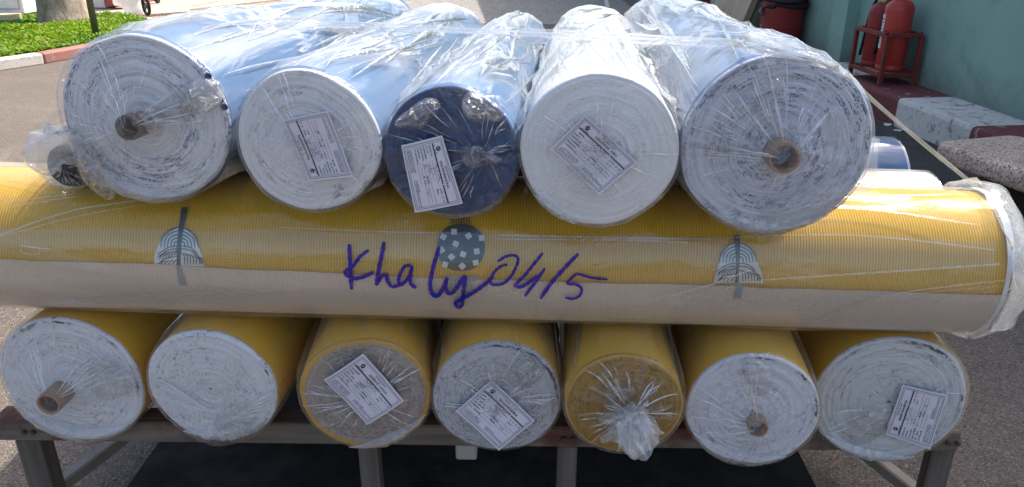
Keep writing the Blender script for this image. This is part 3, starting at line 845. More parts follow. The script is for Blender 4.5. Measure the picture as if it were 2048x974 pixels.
M['bolt'] = simple('rusty bolt', (0.10, 0.06, 0.045), rough=0.6, metal=0.5)
for px in (734, 1135, 60, 1885):
    for ds in (-0.010, 0.010):
        c_ = cpt(s_of(px) + ds, -0.001, RAIL_Z - 0.026)
        MB().tube([c_, c_ - rn * 0.006], 0.0055, 6).build('bolt', M['bolt'], cart)
# sloping side tubes
M['tube'] = simple('pale dusty timber', (0.30, 0.27, 0.23), rough=0.8, var=0.15, bump=0.2)
for p0, p1 in (((80, 1000, 1.47), (330, 812, 1.98)), ((1850, 1000, 1.47), (1700, 880, 1.76))):
    A, B = at(*p0), at(*p1)
    ax = (B - A) / np.linalg.norm(B - A); sd = np.cross(ax, [0, 0, 1]); sd /= np.linalg.norm(sd)
    MB().box((A + B) / 2, (np.linalg.norm(B - A) + 0.12, 0.034, 0.034), ax, sd, np.cross(ax, sd), bev=0.004).build('side_brace', M['tube'], cart)
MB().box(cpt(RL / 2 - 0.02, 0.83, 0.10), (RL - 0.30, 1.42, 0.02), rd, rn).build('shade_board', M['painted_shade'], cart)  # added board, near black in place of the trolley's shadow on the ground
MB().box(cpt(RL / 2 - 0.02, 1.50, 0.235), (RL - 0.20, 0.02, 0.25), rd, rn).build('shade_back_board', M['painted_shade'], cart)  # added upright board, carries the painted shadow up at the back

# ------------------------------------------------------------------ fabric rolls
def rim_fn(R, ell, ph, seed, extra=(), irr=1.0):
    def f(th):
        r = R * (1 + ell * np.cos(2 * th + ph) + irr * 0.045 * (vnoise(th / (2 * pi) * 7, 0 * th + seed, seed, 7) - 0.5) + irr * 0.014 * (vnoise(th / (2 * pi) * 19, 0 * th + seed, seed + 5, 19) - 0.5))
        for a0, w, k in extra:
            dth = (th - a0 + pi) % (2 * pi) - pi
            r = r * (1 + k * np.exp(-(dth / w) ** 2))
        return r
    return f

class Roll:
    pass
def make_roll(label, C, a, R, L, side_mat, end_mat, *, film='top', core=None, gather=(0, 0), gh=0.006, nfold=26, foldw=1.0, ell=0.01, ph=0.0, seed=1,
              film_extra=(), dome=0.0, side_amp=0.010, face_amp=0.004, taper=1.0, group='fabric rolls stacked on the trolley', fold_dirs=None, rearbag=True, lay_amp=0.0016,
              marks=None, name='fabric_roll', face_film=True, irr=1.0, sfold=0):
    C, a = np.asarray(C, float), np.asarray(a, float); a = a / np.linalg.norm(a)
    rt = np.cross(a, [0, 0, 1]); rt /= np.linalg.norm(rt)
    up = np.cross(rt, a)
    root = empty(name, C, label, 'fabric roll', group)
    rim = rim_fn(R, ell, ph, seed, (), irr)
    o = Roll(); o.root, o.C, o.a, o.rt, o.up, o.R = root, C, a, rt, up, R
    def P(r, th, s):
        r, th, s = np.broadcast_arrays(r, th, s)
        return C + a * s[..., None] + rt * (r * np.cos(th))[..., None] + up * (r * np.sin(th))[..., None]
    o.P = P
    # --- wound end
    nr, nt = 56, 150
    th = np.arange(nt) * 2 * pi / nt
    rr = np.concatenate([np.linspace(0.02, 0.965, nr - 4), [0.98, 0.99, 0.997, 1.0]])
    RR, TH = np.meshgrid(rr, th, indexing='ij')
    s = np.zeros_like(RR)
    grooves = vnoise(RR * 30 + 0.4 * np.sin(TH + seed), TH / (2 * pi) * 6, seed + 20, 6) - 0.5
    gl = vnoise(RR * 75, TH / (2 * pi) * 14, seed + 21, 14) - 0.5
    s += lay_amp * 2.2 * grooves + lay_amp * 1.2 * gl
    s -= dome * (1 - RR ** 2)
    rollover = np.clip((RR - 0.965) / 0.035, 0, 1)
    s += 0.007 * (1 - np.sqrt(np.clip(1 - rollover ** 2, 0, 1)))
    V = P(RR * rim(TH), TH, s).reshape(-1, 3)
    F = grid_faces(nr, nt, True) + [tuple(range(nt))]
    pol = np.stack([np.cos(TH), np.sin(TH), RR], -1).reshape(-1, 3)
    e = mesh_obj('wound_end', V, F, end_mat, root, True, {'polar': pol}, loc=C)
    # --- side
    ns, nt2 = 40, 96
    th2 = np.arange(nt2) * 2 * pi / nt2
    ss = np.concatenate([[0.007], np.linspace(0.03, L, ns - 1)])
    S, T2 = np.meshgrid(ss, th2, indexing='ij')
    tp = 1 + (taper - 1) * S / L
    rad = rim(T2) * tp * (1 - (0.016 * vnoise(T2 / (2 * pi) * 6, S * 5, seed + 33, 6) if irr == 0 else 0) + irr * 0.008 * (vnoise(T2 / (2 * pi) * 5, S * 4, seed + 30, 5) - 0.5))
    V = P(rad, T2, S).reshape(-1, 3)
    cyl = np.stack([S, T2 * R, 0 * S], -1).reshape(-1, 3)
    F = grid_faces(ns, nt2, True) + [tuple((ns - 1) * nt2 + k for k in range(nt2))]
    b = mesh_obj('cloth_side', V, F, side_mat, root, True, {'cyl': cyl}, loc=C)
    fix_normals(b)
    # --- core
    if core:
        cx, cy, cr, prot, cm = core
        cc = C + rt * cx + up * cy
        hollow = [(cr * 0.78, 0.25), (cr * 0.78, -prot + 0.002), (cr * 0.84, -prot), (cr * 0.97, -prot), (cr, -prot + 0.002), (cr, 0.05)]
        k = MB().lathe(hollow, cc, a, n=36).build('core_tube', cm, root, True)
        smooth_by_angle(k)
    # --- film over the end
    fr = rim_fn(R * 1.012 + 0.003, ell, ph, seed, film_extra, irr)
    fm = M['film_face']
    ff = None
    if face_film:
        nt3, nn = 240, 44
        th3 = np.arange(nt3) * 2 * pi / nt3
        tt = np.linspace(0.0, 1.0, nn) ** 0.9
        TT, T3 = np.meshgrid(tt, th3, indexing='ij')
        gx, gy = gather
        ex, ey = fr(T3) * np.cos(T3), fr(T3) * np.sin(T3)
        x, y = gx + (ex - gx) * TT, gy + (ey - gy) * TT
        hgt = dome * (1 - TT ** 2) + 0.004 + gh * (1 - TT) ** 1.7
        fad = np.sin(np.clip(TT, 0, 1) * pi) ** 0.5
        rad_r = ridge(T3 / (2 * pi) * 22 + 0.8 * vnoise(TT * 3, T3 * 0, seed + 3), TT * 1.6, seed + 40, 22, 2.5)
        rad_f = ridge(T3 / (2 * pi) * 50 + 1.1 * TT, TT * 2.6, seed + 41, 50, 3.0)
        patch = vnoise(T3 / (2 * pi) * 5, TT * 2, seed + 42, 5)
        hgt = hgt + face_amp * fad * (rad_r * (0.4 + patch) + 0.5 * rad_f * patch)
        hgt = hgt * np.where(TT > 0.985, 0.4, 1.0)
        sp = -hgt + 0.010 * np.clip((TT - 0.95) / 0.05, 0, 1) ** 2
        V = (C + a * sp[..., None] + rt * x[..., None] + up * y[..., None])
        ff = mesh_obj('film_end', V.reshape(-1, 3), grid_faces(nn, nt3, True), fm, root, True, loc=C)
        # folds: raised double-thickness strips running to the gather point
        rg = random.Random(seed * 13 + 1)
        mb = MB()
        for k in range(nfold):
            if fold_dirs and rg.random() < 0.75:
                c0, w0 = rg.choice(fold_dirs); ang = rg.gauss(c0, w0)
            else: ang = rg.uniform(0, 2 * pi)
            t0 = rg.uniform(0.05, 0.5); t1 = min(0.99, t0 + rg.uniform(0.2, 0.7))
            bend = rg.uniform(-0.10, 0.10); wd = rg.uniform(0.0006, 0.0019) * foldw
            m = 15; L_, R_, T_ = [], [], []
            def samp(t_, an):
                fi = min(nn - 1.001, max(0, t_) ** (1 / 0.9) * (nn - 1)); fj = (an % (2 * pi)) / (2 * pi) * nt3
                i0, j0 = int(fi), int(fj); fi -= i0; fj -= j0; j0 %= nt3; j1 = (j0 + 1) % nt3
                return (V[i0, j0] * (1 - fj) + V[i0, j1] * fj) * (1 - fi) + (V[i0 + 1, j0] * (1 - fj) + V[i0 + 1, j1] * fj) * fi
            wob, wf = rg.uniform(0, 0.02), rg.uniform(4, 9)
            for i in range(m):
                u = i / (m - 1); t_ = t0 + (t1 - t0) * u
                an = ang + bend * u * u + wob * sin(wf * u)
                p = samp(t_, an)
                pt = samp(min(1, t_ + 0.02), an) - samp(t_ - 0.02, an); pt = pt / (np.linalg.norm(pt) + 1e-9)
                w_ = wd * (0.04 + sin(pi * u) ** 1.1 * (0.7 + 0.3 * sin(wf * 2 * u)))
                sd_ = np.cross(a, pt)
                L_.append(p + sd_ * w_ - a * 0.0010); R_.append(p - sd_ * w_ - a * 0.0010); T_.append(p + sd_ * w_ * 0.3 - a * (0.0012 + w_ * 1.3))
            mb.add([q for z3 in zip(L_, T_, R_) for q in z3], grid_faces(m, 3))
        fo = mb.build('film_folds', M['film_fold'], ff, True, loc=C); fo['kind'] = 'stuff'
    # --- film round the side
    fmat = {'top': M['film_top'], 'side': M['film_side'], 'mid': M['film_mid']}[film]
    ns, nt4 = 130, 200
    th4 = np.arange(nt4) * 2 * pi / nt4
    ss = np.linspace(0.004, L + 0.03, ns)
    S, T4 = np.meshgrid(ss, th4, indexing='ij')
    ex = np.exp(-S / 0.28)
    base = rim(T4) * (1 + (taper - 1) * S / L) + 0.004
    extra = fr(T4) - (rim(T4) * 1.012 + 0.003)
    rad = base + np.clip(extra, 0, 1) * ex
    u = T4 / (2 * pi)
    w1 = ridge(u * 14 + S * 3.2, S * 2.2 + u * 0, seed + 50, 14, 2.2)
    w2 = ridge(u * 22 - S * 2.6, S * 4, seed + 51, 22, 1.8)
    w3 = vnoise(u * 8, S * 3, seed + 52, 8)
    w4 = ridge(u * 46, S * 26, seed + 53, 46, 1.3)
    amp = side_amp * np.clip(S / 0.05, 0.25, 1)
    rad = rad + amp * (0.8 * w1 * w3 * 1.6 + 0.45 * w2 * (1 - w3) + 0.05 * w4)
    endf = np.clip((S - (L - 0.10)) / 0.13, 0, 1)
    rad = rad * (1 - 0.55 * endf ** 2.2)
    fs = mesh_obj('film_sleeve', P(rad, T4, S).reshape(-1, 3), grid_faces(ns, nt4, True), fmat, root, True, loc=C)
    if sfold:
        rg = random.Random(seed * 31 + 5); mb = MB(); G = P(rad, T4, S)
        def sam(s_, t_):
            fi = min(ns - 1.001, max(0, (s_ - ss[0]) / (ss[-1] - ss[0]) * (ns - 1))); fj = (t_ % (2 * pi)) / (2 * pi) * nt4
            i0, j0 = int(fi), int(fj); fi -= i0; fj -= j0; j0 %= nt4; j1 = (j0 + 1) % nt4
            return (G[i0, j0] * (1 - fj) + G[i0, j1] * fj) * (1 - fi) + (G[i0 + 1, j0] * (1 - fj) + G[i0 + 1, j1] * fj) * fi
        for k in range(sfold):
            t_ = radians(rg.uniform(15, 165)); s0 = rg.uniform(-0.15, 0.85); s0 = max(0.01, s0); ln = rg.uniform(0.20, 0.95)
            dt = rg.gauss(0, 0.35) * ln / 0.4; wd = rg.uniform(0.0012, 0.009) * (1 + s0); cv = rg.uniform(-0.2, 0.2); m = 24
            pts_ = [sam(s0 + ln * i / (m - 1), t_ + dt * i / (m - 1) + cv * (i / (m - 1)) ** 2) for i in range(m)]
            L_, T_, R_ = [], [], []
            for i in range(m):
                d_ = pts_[min(m - 1, i + 1)] - pts_[max(0, i - 1)]; d_ /= np.linalg.norm(d_) + 1e-9
                u_ = i / (m - 1); w_ = wd * (0.03 + sin(pi * u_) * (0.7 + 0.3 * sin(9 * u_ + k)))
                axp = C + a * (pts_[i] - C).dot(a); nrm = pts_[i] - axp; nrm /= np.linalg.norm(nrm); sd_ = np.cross(nrm, d_)
                L_.append(pts_[i] + sd_ * w_ + nrm * 0.0005); R_.append(pts_[i] - sd_ * w_ + nrm * 0.0005); T_.append(pts_[i] + sd_ * w_ * rg.uniform(-0.1, 0.3) + nrm * (0.001 + w_ * 0.9))
            mb.add([q for z3 in zip(L_, T_, R_) for q in z3], grid_faces(m, 3))
        fo = mb.build('film_folds', M['film_fold'], fs, True, loc=C); fo['kind'] = 'stuff'
    if rearbag:
        mb = MB(); ring = P(rad[-1], th4, np.full(nt4, ss[-1]))
        mb.add(list(ring) + [C + a * (L + 0.035)], [(i, (i + 1) % nt4, nt4) for i in range(nt4)])
        mb.build('film_tail', M['film_bag'], root, True)
    return o

CARD = simple('brown cardboard core', (0.30, 0.20, 0.145), rough=0.85, var=0.15)
CARD_D = simple('dark brown cardboard core', (0.16, 0.115, 0.085), rough=0.85, var=0.2)

# long roll across the trolley
MR = 0.138
mL, mRt = np.array([at(0, 460, 1.44)[0], 1.44, 0.872]), np.array([at(1900, 515, 1.396)[0], 1.396, 0.838])
max_ = (mRt - mL) / np.linalg.norm(mRt - mL)
def m_at_x(x): return mL + max_ * ((x - mL[0]) / max_[0])
m_end = m_at_x(at(2010, 500, 1.30)[0])
def m_top(x): return m_at_x(x)[2] + MR
def m_bot(x): return m_at_x(x)[2] - MR

def solve_D(px, py, hw, zfun):
    r = ray(px, py); D = 1.3
    for _ in range(30):
        t = D / r[1]; R = hw / F_PX * t
        z = zfun(r[0] * t, R)
        D = (CAM_H - z) / (-r[2]) * r[1]
    t = D / r[1]
    return CAM + r * t, hw / F_PX * t
def vdir(px, py):
    r = ray(px, py); return r / np.linalg.norm(r)

WHITE = (0.77, 0.78, 0.81)
E = {}
E['t1'] = face_mat('white cloth edge, blue dashes', WHITE, (0.10, 0.13, 0.26), 0.46, 30, 3.4, seed=1.3, ringdark=0.76, soft=0.07, inner=0.33)
E['t2'] = face_mat('white cloth edge, faint grey rings', (0.75, 0.75, 0.77), (0.24, 0.25, 0.30), 0.30, 16, 4, seed=4.1, ringdark=0.88, inner=0.5)
E['t3'] = face_mat('navy cloth edge', (0.020, 0.058, 0.165), (0.012, 0.030, 0.09), 0.3, 30, 3, seed=2.2, ringdark=0.75)
E['t4'] = face_mat('plain white cloth edge', (0.78, 0.79, 0.81), (0.5, 0.5, 0.54), 0.05, 18, 2, seed=7.7, ringdark=0.93)
E['t5'] = face_mat('blue white cloth edge, dark dashes', (0.63, 0.66, 0.75), (0.09, 0.10, 0.17), 0.40, 30, 4.5, seed=9.4, ringdark=0.76, soft=0.07, edgemark=0.6)
E['b1'] = face_mat('white cloth edge, sparse flecks', (0.74, 0.75, 0.79), (0.13, 0.13, 0.17), 0.27, 24, 8, seed=3.6, ringdark=0.88, edgemark=1.0)
E['b2'] = face_mat('white cloth edge, fine flecks', (0.75, 0.76, 0.79), (0.11, 0.11, 0.14), 0.32, 20, 11, seed=5.8, ringdark=0.9, edgemark=0.5)
E['b3'] = face_mat('brown flecked cloth edge, mustard rim', (0.50, 0.45, 0.42), (0.15, 0.10, 0.08), 0.55, 38, 12, rim=(0.55, 0.31, 0.04), rim0=0.91, second=(0.30, 0.21, 0.15), seed=6.1, ringdark=0.78)
E['b4'] = face_mat('grey marled cloth edge', (0.62, 0.63, 0.66), (0.06, 0.065, 0.085), 0.46, 34, 7, seed=8.2, second=(0.42, 0.43, 0.47), ringdark=0.72, edgemark=1.0)
E['b5'] = face_mat('mustard cloth edge', (0.36, 0.19, 0.025), (0.17, 0.085, 0.015), 0.5, 30, 9, seed=1.9, second=(0.46, 0.26, 0.04), ringdark=0.72, rim=(0.52, 0.30, 0.045), rim0=0.95)
E['b6'] = face_mat('white cloth edge, grey rings', (0.73, 0.73, 0.78), (0.11, 0.11, 0.15), 0.26, 22, 6, seed=2.9, ringdark=0.86, edgemark=0.7)
E['b7'] = face_mat('off white cloth edge, soft rings', (0.67, 0.69, 0.71), (0.17, 0.17, 0.19), 0.32, 24, 4, seed=5.2, ringdark=0.82, edgemark=1.0)
E['m'] = face_mat('white cloth edge', (0.72, 0.72, 0.72), (0.5, 0.5, 0.5), 0.1, 20, 3, seed=3.0)
E['dark'] = face_mat('dark striped cloth edge', (0.03, 0.036, 0.034), (0.12, 0.13, 0.12), 0.3, 20, 4, seed=3.3)

ROLL = {}
UP = 'fabric rolls in the top row'; LOW = 'fabric rolls in the bottom row'
def top(key, px, py, hw, vp, label, side, **kw):
    C, R = solve_D(px, py, hw, lambda x, r: m_top(x) + r * kw.pop('lift', 0.97))
    ROLL[key] = make_roll(label, C, vdir(*vp), R, kw.pop('L', 1.62), M[side], E[key], film='top', group=UP, side_amp=0.014, sfold=44, **kw)
    print(key, C.round(3), round(R, 3))
    return ROLL[key]
def low(key, px, py, hw, vp, label, **kw):
    C, R = solve_D(px, py, hw, lambda x, r: m_bot(x) - r * 0.98)
    ROLL[key] = make_roll(label, C, vdir(*vp), R, 1.58, M['yellow_plain'], E[key], film='side', group=LOW, side_amp=0.011, sfold=18, **kw)
    print(key, C.round(3), round(R, 3), 'bottom', round(C[2] - R, 3))
    return ROLL[key]

top('t1', 290, 240, 170, (1160, -95), 'thick white roll with blue ring dashes and a core, leftmost of the top row', 'blue', core=(-0.006, -0.004, 0.0215, 0.046, CARD_D), gather=(-0.006, -0.004), gh=0.050, nfold=46,
    seed=1, film_extra=((radians(222), 0.45, 0.10), (radians(160), 0.4, 0.045), (radians(285), 0.3, 0.03)), fold_dirs=((radians(110), 0.25), (radians(10), 0.3), (radians(215), 0.3)), face_amp=0.008)
top('t2', 616, 286, 145, (1150, -95), 'white edged roll with a slanted paper label, left of the navy roll', 'blue', seed=2, nfold=26, face_amp=0.004, dome=0.006, fold_dirs=((radians(-10), 0.4), (radians(150), 0.6)))
top('t3', 902, 306, 133, (1150, -95), 'navy blue roll with a paper label, middle of the top row', 'blue', seed=3, nfold=30, gather=(0.055, 0.005), gh=0.010, face_amp=0.007)
top('t4', 1197, 305, 157, (1165, -95), 'plain white roll with a diamond-turned paper label, right of the navy roll', 'white_cloth', seed=4, nfold=34, face_amp=0.004, dome=0.008)
top('t5', 1553, 292, 186, (1130, -95), 'thickest bluish white roll with a brown core, rightmost of the top row', 'blue', core=(0.004, -0.010, 0.025, 0.040, CARD), gather=(0.004, -0.010), gh=0.044, nfold=56, seed=5, face_amp=0.008,
    fold_dirs=((radians(115), 0.35), (radians(175), 0.25), (radians(60), 0.3)), film_extra=((radians(268), 0.4, 0.02),))

low('b1', 142, 764, 144, (1130, -150), 'white flecked roll with a brown core, leftmost of the bottom row', core=(-0.022, -0.022, 0.024, 0.050, CARD), gather=(-0.022, -0.022), gh=0.045, nfold=44, seed=6,
    film_extra=((radians(262), 0.28, 0.07), (radians(215), 0.3, 0.04)), fold_dirs=((radians(120), 0.35), (radians(35), 0.25)), face_amp=0.006)
low('b2', 423, 775, 130, (1130, -150), 'white flecked roll without label or core, second from left in the bottom row', nfold=30, seed=7, gather=(0.03, -0.06), gh=0.012, face_amp=0.006, film_extra=((radians(268), 0.25, 0.05),), dome=0.004, fold_dirs=((radians(175), 0.12), (radians(-5), 0.12)))
low('b3', 733, 790, 130, (920, -150), 'brown flecked roll with a mustard rim and a creased paper label', nfold=54, seed=8, face_amp=0.006, dome=0.005)
low('b4', 994, 796, 127, (1030, -150), 'grey marled roll with a paper label over its lower half', nfold=40, seed=9, face_amp=0.005, dome=0.003)
low('b5', 1247, 811, 116, (1120, -150), 'mustard edged roll with its film tied in a knot', nfold=60, foldw=1.4, seed=10, gather=(0.012, 0.012), gh=0.040, face_amp=0.007)
low('b6', 1504, 822, 129, (1220, -150), 'white grey-ringed roll with a core hole, second from right in the bottom row', core=(0.010, -0.022, 0.019, 0.026, CARD), gather=(0.012, -0.020), gh=0.026, nfold=46, seed=11, face_amp=0.006,
    film_extra=((radians(265), 0.45, 0.05),), fold_dirs=((radians(105), 0.12), (radians(180), 0.35), (radians(265), 0.3)))
low('b7', 1778, 803, 146, (1200, -150), 'off white roll with a tilted paper label, rightmost of the bottom row', nfold=26, seed=12, face_amp=0.004, ell=0.008, fold_dirs=((radians(25), 0.3), (radians(210), 0.4)))

# ---- the long roll
MA = -max_
mr = make_roll('long mustard yellow roll laid across, blue handwriting on its film', m_end, MA, MR, 2.12, M['yellow'], E['m'], film='mid', group='fabric rolls laid crosswise', side_amp=0.007,
               seed=13, face_amp=0.006, gh=0.02, nfold=20, dome=0.004, ell=0.0, irr=0.0)
ROLL['m'] = mr
# beige flap: cloth back showing on the lower front
def m_param(p):
    v = p - m_end; s = v.dot(MA); w = v - MA * s
    return s, math.atan2(w.dot(mr.up), w.dot(mr.rt))
flap_px = [(-60, 515), (0, 517), (250, 527), (500, 540), (750, 550), (1000, 559), (1250, 567), (1500, 575), (1750, 582), (2005, 588)]
FS, FT = [], []
for x, y in flap_px:
    s, tq = m_param(on_cyl(x, y, m_end, MA, MR + 0.004)); FS.append(s); FT.append(tq)
order = np.argsort(FS); FS, FT = np.array(FS)[order], np.unwrap(np.array(FT)[order])
nS, nA = 90, 30
V, cy = [], []
sgn = 1.0
p_low = on_cyl(1000, 640, m_end, MA, MR)
_, t_low = m_param(p_low)
dth = (t_low - FT.mean() + pi) % (2 * pi) - pi
sgn = 1 if dth > 0 else -1
for i in range(nS):
    s = 0.004 + (FS.max() + 0.25) * i / (nS - 1)
    t0 = np.interp(s, FS, FT) + 0.010 * sin(s * 7 + 1) + 0.006 * sin(s * 19) + 0.003 * sin(s * 47)
    for j in range(nA):
        tq = t0 + sgn * 2.1 * j / (nA - 1)
        rr = MR + 0.0034 + (0.0014 if j == 0 else 0.0)
        V.append(m_end + MA * s + rr * (mr.rt * cos(tq) + mr.up * sin(tq))); cy.append((s, tq * MR, 0))
flap = mesh_obj('cloth_flap', V, grid_faces(nS, nA), M['beige'], mr.root, True, {'cyl': cy}, loc=m_end)

# ---- printed motifs and handwriting, conforming to the roll
def decal_poly(mbx, poly, R, rings=7):
    poly = np.array(poly, float); c = poly.mean(0); n = len(poly)
    V = []
    for k in range(rings + 1):
        f = k / rings
        for p in poly: q = c + (p - c) * f; V.append(on_cyl(q[0], q[1], m_end, MA, R))
    F = grid_faces(rings + 1, n, True)[n:] if False else grid_faces(rings + 1, n, True)
    mbx.add(V, F)
def spline(pts, k=6):
    pts = np.array(pts, float); out = []
    n = len(pts)
    for i in range(n - 1):
        p0, p1, p2, p3 = pts[max(0, i - 1)], pts[i], pts[i + 1], pts[min(n - 1, i + 2)]
        for j in range(k):
            t = j / k
            out.append(0.5 * ((2 * p1) + (-p0 + p2) * t + (2 * p0 - 5 * p1 + 4 * p2 - p3) * t * t + (-p0 + 3 * p1 - 3 * p2 + p3) * t ** 3))
    out.append(pts[-1]); return np.array(out)
def stroke(mbx, pts, hw, proj, taper=True, k=6, smooth=True):
    q = spline(pts, k) if smooth and len(pts) > 2 else np.array([pts[0] + (np.array(pts[-1]) - pts[0]) * t for t in np.linspace(0, 1, 6)]) if len(pts) == 2 else np.array(pts, float)
    n = len(q); V = []
    for i in range(n):
        t = q[min(i + 1, n - 1)] - q[max(i - 1, 0)]; t = t / (np.linalg.norm(t) + 1e-9)
        w = hw * (0.6 + 0.4 * min(1, min(i, n - 1 - i) / 3)) if taper else hw
        w *= 1 + 0.12 * sin(i * 1.7)
        nn = np.array([-t[1], t[0]])
        V += [proj(*(q[i] + nn * w)), proj(*(q[i] - nn * w))]
    mbx.add(V, grid_faces(n, 2))
M['print_dark'] = simple('slate green print', (0.045, 0.065, 0.062), rough=0.85, var=0.1, bump=0)
M['print_white'] = simple('white print', (0.66, 0.66, 0.64), rough=0.85, var=0.06, bump=0)
M['print_faint'] = simple('print showing through cloth back', (0.25, 0.29, 0.31), rough=0.9, var=0.1, bump=0)
z5 = lambda P: [(x / 2.864, 300 + y / 2.864) for x, y in P]
z7 = lambda P: [(1350 + x / 2.563, 320 + y / 2.563) for x, y in P]
z6 = lambda P: [(650 + x / 2.926, 400 + y / 2.926) for x, y in P]
RW, RD, RF = MR + 0.0016, MR + 0.0026, MR + 0.0058
pj = lambda R: (lambda x, y: on_cyl(x, y, m_end, MA, R))
def egg(outline, leaf, leaf2, cx, top_, bot, sc, key):
    b = MB(); decal_poly(b, outline, RW); b.build('egg_print', M['print_white'], mr.root, True)
    d = MB(); P_ = pj(RD)
    W_ = 48 * sc
    for k in range(5):
        r = (12 + 7.2 * k) * sc
        stroke(d, [(cx - r * 0.92, top_ + 36 * sc + 4), (cx - r * 0.75, top_ + 36 * sc - r * 0.55), (cx, top_ + 40 * sc - r), (cx + r * 0.75, top_ + 36 * sc - r * 0.5), (cx + r * 0.92, top_ + 36 * sc + 4)], 1.0 * sc, P_)
    for dy in (0, 5.5):
        stroke(d, [(cx - W_ + 4, bot - 22 * sc + dy), (cx - 22 * sc, bot - 36 * sc + dy), (cx, bot - 39 * sc + dy), (cx + 25 * sc, bot - 34 * sc + dy), (cx + W_ - 3, bot - 8 * sc + dy)], 1.0 * sc, P_)
    for k in range(7):
        x0 = cx - W_ + (8 + 6 * k) * sc
        stroke(d, [(x0, bot - (12 + 1.6 * k) * sc), (x0 + 3 * sc, bot - (20 + 1.6 * k) * sc), (x0 + 8 * sc, bot - (24 + 1.5 * k) * sc)], 1.0 * sc, P_)
    stroke(d, [(cx - W_ + 6, bot - 3), (cx - 28 * sc, bot - 14 * sc), (cx - 4, bot - 18 * sc)], 1.0 * sc, P_)
    for k in range(5):
        x0 = cx - W_ + (10 + 8 * k) * sc
        stroke(d, [(x0, bot - 1.5), (x0 + 3 * sc, bot - 7 * sc), (x0 + 9 * sc, bot - (9 + k) * sc)], 0.9 * sc, P_)
    for k in range(7):
        x0 = cx + (5 + 6 * k) * sc
        stroke(d, [(x0 - 2, bot - (26 - 1.5 * k) * sc), (x0 + 4 * sc, bot - (20 - 1.3 * k) * sc), (x0 + 5 * sc, bot - 2)], 1.0 * sc, P_)
    d.build('egg_lines', M['print_dark'], mr.root, True)
    b = MB(); decal_poly(b, leaf, RD + 0.0008); b.build('leaf_print', M['print_dark'], mr.root, True)
    b = MB(); decal_poly(b, leaf2, RF); b.build('leaf_print', M['print_faint'], mr.root, True)
egg(spline(z5([(885, 662), (882, 610), (900, 560), (940, 500), (990, 460), (1040, 445), (1090, 470), (1125, 530), (1155, 600), (1172, 668)]), 3),
    z5([(1040, 327), (1078, 327), (1060, 400), (1045, 480), (1036, 560), (1032, 664), (1012, 664), (1011, 560), (1019, 480), (1030, 400)]),
    z5([(1010, 668), (1036, 668), (1050, 720), (1068, 778), (1030, 778), (1015, 720)]), 359, 455, 531, 1.0, 'l')
egg(spline(z7([(198, 628), (215, 560), (245, 480), (290, 430), (330, 425), (380, 455), (420, 520), (445, 580), (452, 632)]), 3),
    z7([(303, 385), (333, 382), (334, 440), (332, 500), (325, 628), (309, 628), (313, 500), (308, 440)]),
    z7([(320, 634), (347, 634), (343, 670), (335, 712), (297, 712), (310, 670)]), 1476, 486, 565, 0.98, 'r')
b = MB()
lant = [(795 + 138 * math.copysign(abs(cos(t)) ** 0.85, cos(t)), 278 + 138 * math.copysign(abs(sin(t)) ** 0.9, sin(t))) for t in np.linspace(0, 2 * pi, 41)[:-1]]
decal_poly(b, z6(lant), RW)
for k in range(8):
    x = 735 + 16 * k
    stroke(b, z6([(x + (795 - x) * 0.1, 100), (x, 142)]), 1.3, pj(RW))
b.build('lantern_print', M['print_dark'], mr.root, True)
b = MB()
for i, (x, y) in enumerate([(755, 185), (692, 215), (840, 210), (917, 222), (765, 257), (682, 293), (888, 300), (808, 317), (740, 333), (882, 367), (702, 378), (803, 387)]):
    for k in range(4):
        a_ = pi / 4 + k * pi / 2 + i * 0.5
        cx, cy_ = x + 11 * cos(a_), y + 11 * sin(a_)
        decal_poly(b, z6([(cx + 10.5 * cos(t), cy_ + 10.5 * sin(t)) for t in np.linspace(0, 2 * pi, 9)[:-1]]), RD, 1)
b.build('flower_print', M['print_white'], mr.root, True)
b = MB()
decal_poly(b, z6([(690, 442), (905, 452), (880, 475), (720, 470)]), RF)
for k in range(7):
    x = 745 + 17 * k
    stroke(b, z6([(x, 470), (x + (x - 795) * 0.2, 522)]), 1.2, pj(RF))
b.build('tassel_print', M['print_faint'], mr.root, True)

def ink():
    t = NT('blue marker ink on film')
    tr = t.n('ShaderNodeBsdfTransparent'); tr.inputs[0].default_value = (0.03, 0.07, 0.55, 1)
    df = t.n('ShaderNodeBsdfDiffuse'); df.inputs[0].default_value = (0.005, 0.028, 0.42, 1)
    n = t.noise(t.obj(), 60, 3)
    m = t.n('ShaderNodeMixShader'); t.l(t.ramp(n, 0.3, 0.7, 0.30, 0.85), m.inputs[0]); t.l(tr.outputs[0], m.inputs[1]); t.l(df.outputs[0], m.inputs[2])
    gl = t.n('ShaderNodeBsdfGlossy'); gl.inputs[0].default_value = (1.0, 0.36, 0.34, 1); gl.inputs['Roughness'].default_value = 0.12   # dried ink bronzes red in reflection
    lw = t.n('ShaderNodeLayerWeight'); lw.inputs[0].default_value = 0.5
    m2 = t.n('ShaderNodeMixShader'); t.l(t.math('ADD', 0.045, t.math('MULTIPLY', t.math('POWER', lw.outputs['Facing'], 2.4), 1.3), clamp=True), m2.inputs[0]); t.l(m.outputs[0], m2.inputs[1]); t.l(gl.outputs[0], m2.inputs[2])
    n2 = t.noise(t.obj(), 190, 3, 0.7)
    tr2 = t.n('ShaderNodeBsdfTransparent')
    m3 = t.n('ShaderNodeMixShader'); t.l(t.ramp(n2, 0.60, 0.70, 0.0, 0.8), m3.inputs[0]); t.l(m2.outputs[0], m3.inputs[1]); t.l(tr2.outputs[0], m3.inputs[2])
    return t.done(m3.outputs[0])
M['ink'] = ink()
RI = MR + 0.0135
b = MB()
